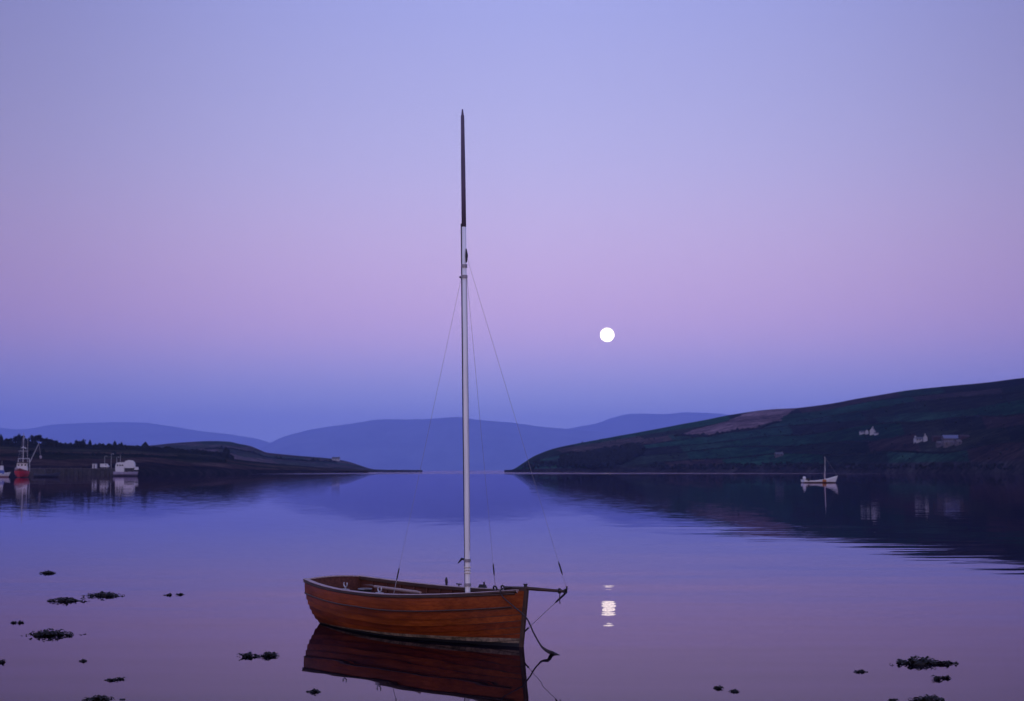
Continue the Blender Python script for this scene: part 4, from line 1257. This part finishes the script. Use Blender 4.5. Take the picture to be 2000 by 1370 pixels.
WEEDS = [
    (93, 1120, 34, 9, 'small ragged seaweed clump highest on the left, farthest from the camera'),
    (128, 1174, 78, 13, 'long flat seaweed patch on the left, left of its higher neighbour'),
    (202, 1164, 70, 15, 'long seaweed patch on the left, right of its lower neighbour'),
    (328, 1163, 15, 6, 'tiny speck of seaweed left of a pair well left of the boat stern'),
    (352, 1162, 15, 7, 'tiny speck of seaweed right of a pair well left of the boat stern'),
    (27, 1217, 7, 8, 'left one of two weed tips just above the big left clump'),
    (41, 1217, 9, 8, 'right one of two weed tips just above the big left clump'),
    (100, 1241, 100, 24, 'largest dark seaweed clump on the left, mound-shaped with trailing ends'),
    (2, 1294, 14, 11, 'small weed clump cut off by the left edge of the picture'),
    (163, 1292, 6, 6, 'single weed tip below the big left clump'),
    (482, 1283, 40, 12, 'ragged weed clump left of a close pair below the boat stern'),
    (523, 1282, 38, 14, 'dark weed clump right of a close pair below the boat stern'),
    (220, 1329, 20, 5, 'thin weed wisp near the bottom left'),
    (236, 1327, 11, 8, 'small weed tip right of a thin wisp near the bottom left'),
    (614, 1352, 30, 8, 'weed wisp at the bottom just left of the boat reflection'),
    (195, 1367, 70, 12, 'weed clump cut off by the bottom edge at the left'),
    (1403, 1345, 8, 11, 'upright weed tip at the bottom, left one of two right of the boat'),
    (1433, 1351, 10, 8, 'rounded weed tip at the bottom, right one of two right of the boat'),
    (1795, 1296, 105, 25, 'largest dark seaweed clump at the lower right'),
    (1850, 1297, 40, 9, 'trailing weed at the right end of the large lower right clump'),
    (1680, 1313, 24, 4, 'thin weed wisp left of the large lower right clump'),
    (1830, 1327, 10, 17, 'upright weed tip just below the large lower right clump'),
    (1846, 1325, 14, 9, 'rounded weed tip just below the large lower right clump'),
    (1815, 1368, 64, 14, 'weed clump cut off by the bottom edge at the right'),
    (1745, 1369, 10, 6, 'weed speck at the bottom edge left of a cut-off clump'),
]
for i, (u, v, w_, h_, lab) in enumerate(WEEDS):
    seaweed(u, v, w_, h_, lab, 500 + i * 13)

# ------------------------------------------------------------------ the moon, beyond the air
MD = 60000.0
mv, mf = [], []
mp_ = at(1186, 654.5, MD)
mb_ = MB()
R_ = 13.8 / FPX * MD
rings, seg = 24, 48
for i in range(rings + 1):
    for k in range(seg):
        th, ph = math.pi * i / rings, 2 * math.pi * k / seg
        mv.append((R_ * math.sin(th) * math.cos(ph), R_ * math.sin(th) * math.sin(ph), R_ * math.cos(th)))
for i in range(rings):
    for k in range(seg):
        mf.append((i * seg + k, (i + 1) * seg + k, (i + 1) * seg + (k + 1) % seg, i * seg + (k + 1) % seg))
mm = bpy.data.materials.new('moon')
mm.use_nodes = True
n, l = nodes_of(mm)
n.clear()
out = n.new('ShaderNodeOutputMaterial'); em = n.new('ShaderNodeEmission'); tc = n.new('ShaderNodeTexCoord'); nz = n.new('ShaderNodeTexNoise'); rp = n.new('ShaderNodeValToRGB')
nz.inputs['Scale'].default_value = .009; nz.inputs['Detail'].default_value = 3
l.new(tc.outputs['Object'], nz.inputs['Vector']); l.new(nz.outputs[0], rp.inputs[0]); l.new(rp.outputs[0], em.inputs['Color'])
rp.color_ramp.elements[0].position = .38; rp.color_ramp.elements[0].color = (.62, .55, .45, 1)
rp.color_ramp.elements[1].position = .55; rp.color_ramp.elements[1].color = (1, .90, .72, 1)
em.inputs['Strength'].default_value = 4.6
l.new(em.outputs[0], out.inputs['Surface'])
moon = mesh('moon', mv, mf, mm, None, True)
moon.location = mp_
tag(moon, 'full white moon low in the dusk sky above the bay', 'moon')

# ------------------------------------------------------------------ haze
hm = bpy.data.materials.new('haze')
hm.use_nodes = True
n, l = nodes_of(hm)
n.clear()
out = n.new('ShaderNodeOutputMaterial'); pv = n.new('ShaderNodeVolumePrincipled')
pv.inputs['Color'].default_value = (0.36, 0.47, 1.0, 1)
pv.inputs['Density'].default_value = 0.000054
pv.inputs['Anisotropy'].default_value = 0.0
l.new(pv.outputs[0], out.inputs['Volume'])
hz = MB().box(-24500, 24500, -250, 35000, -1.6, 1240).build('haze', hm)
tag(hz, kind='stuff')
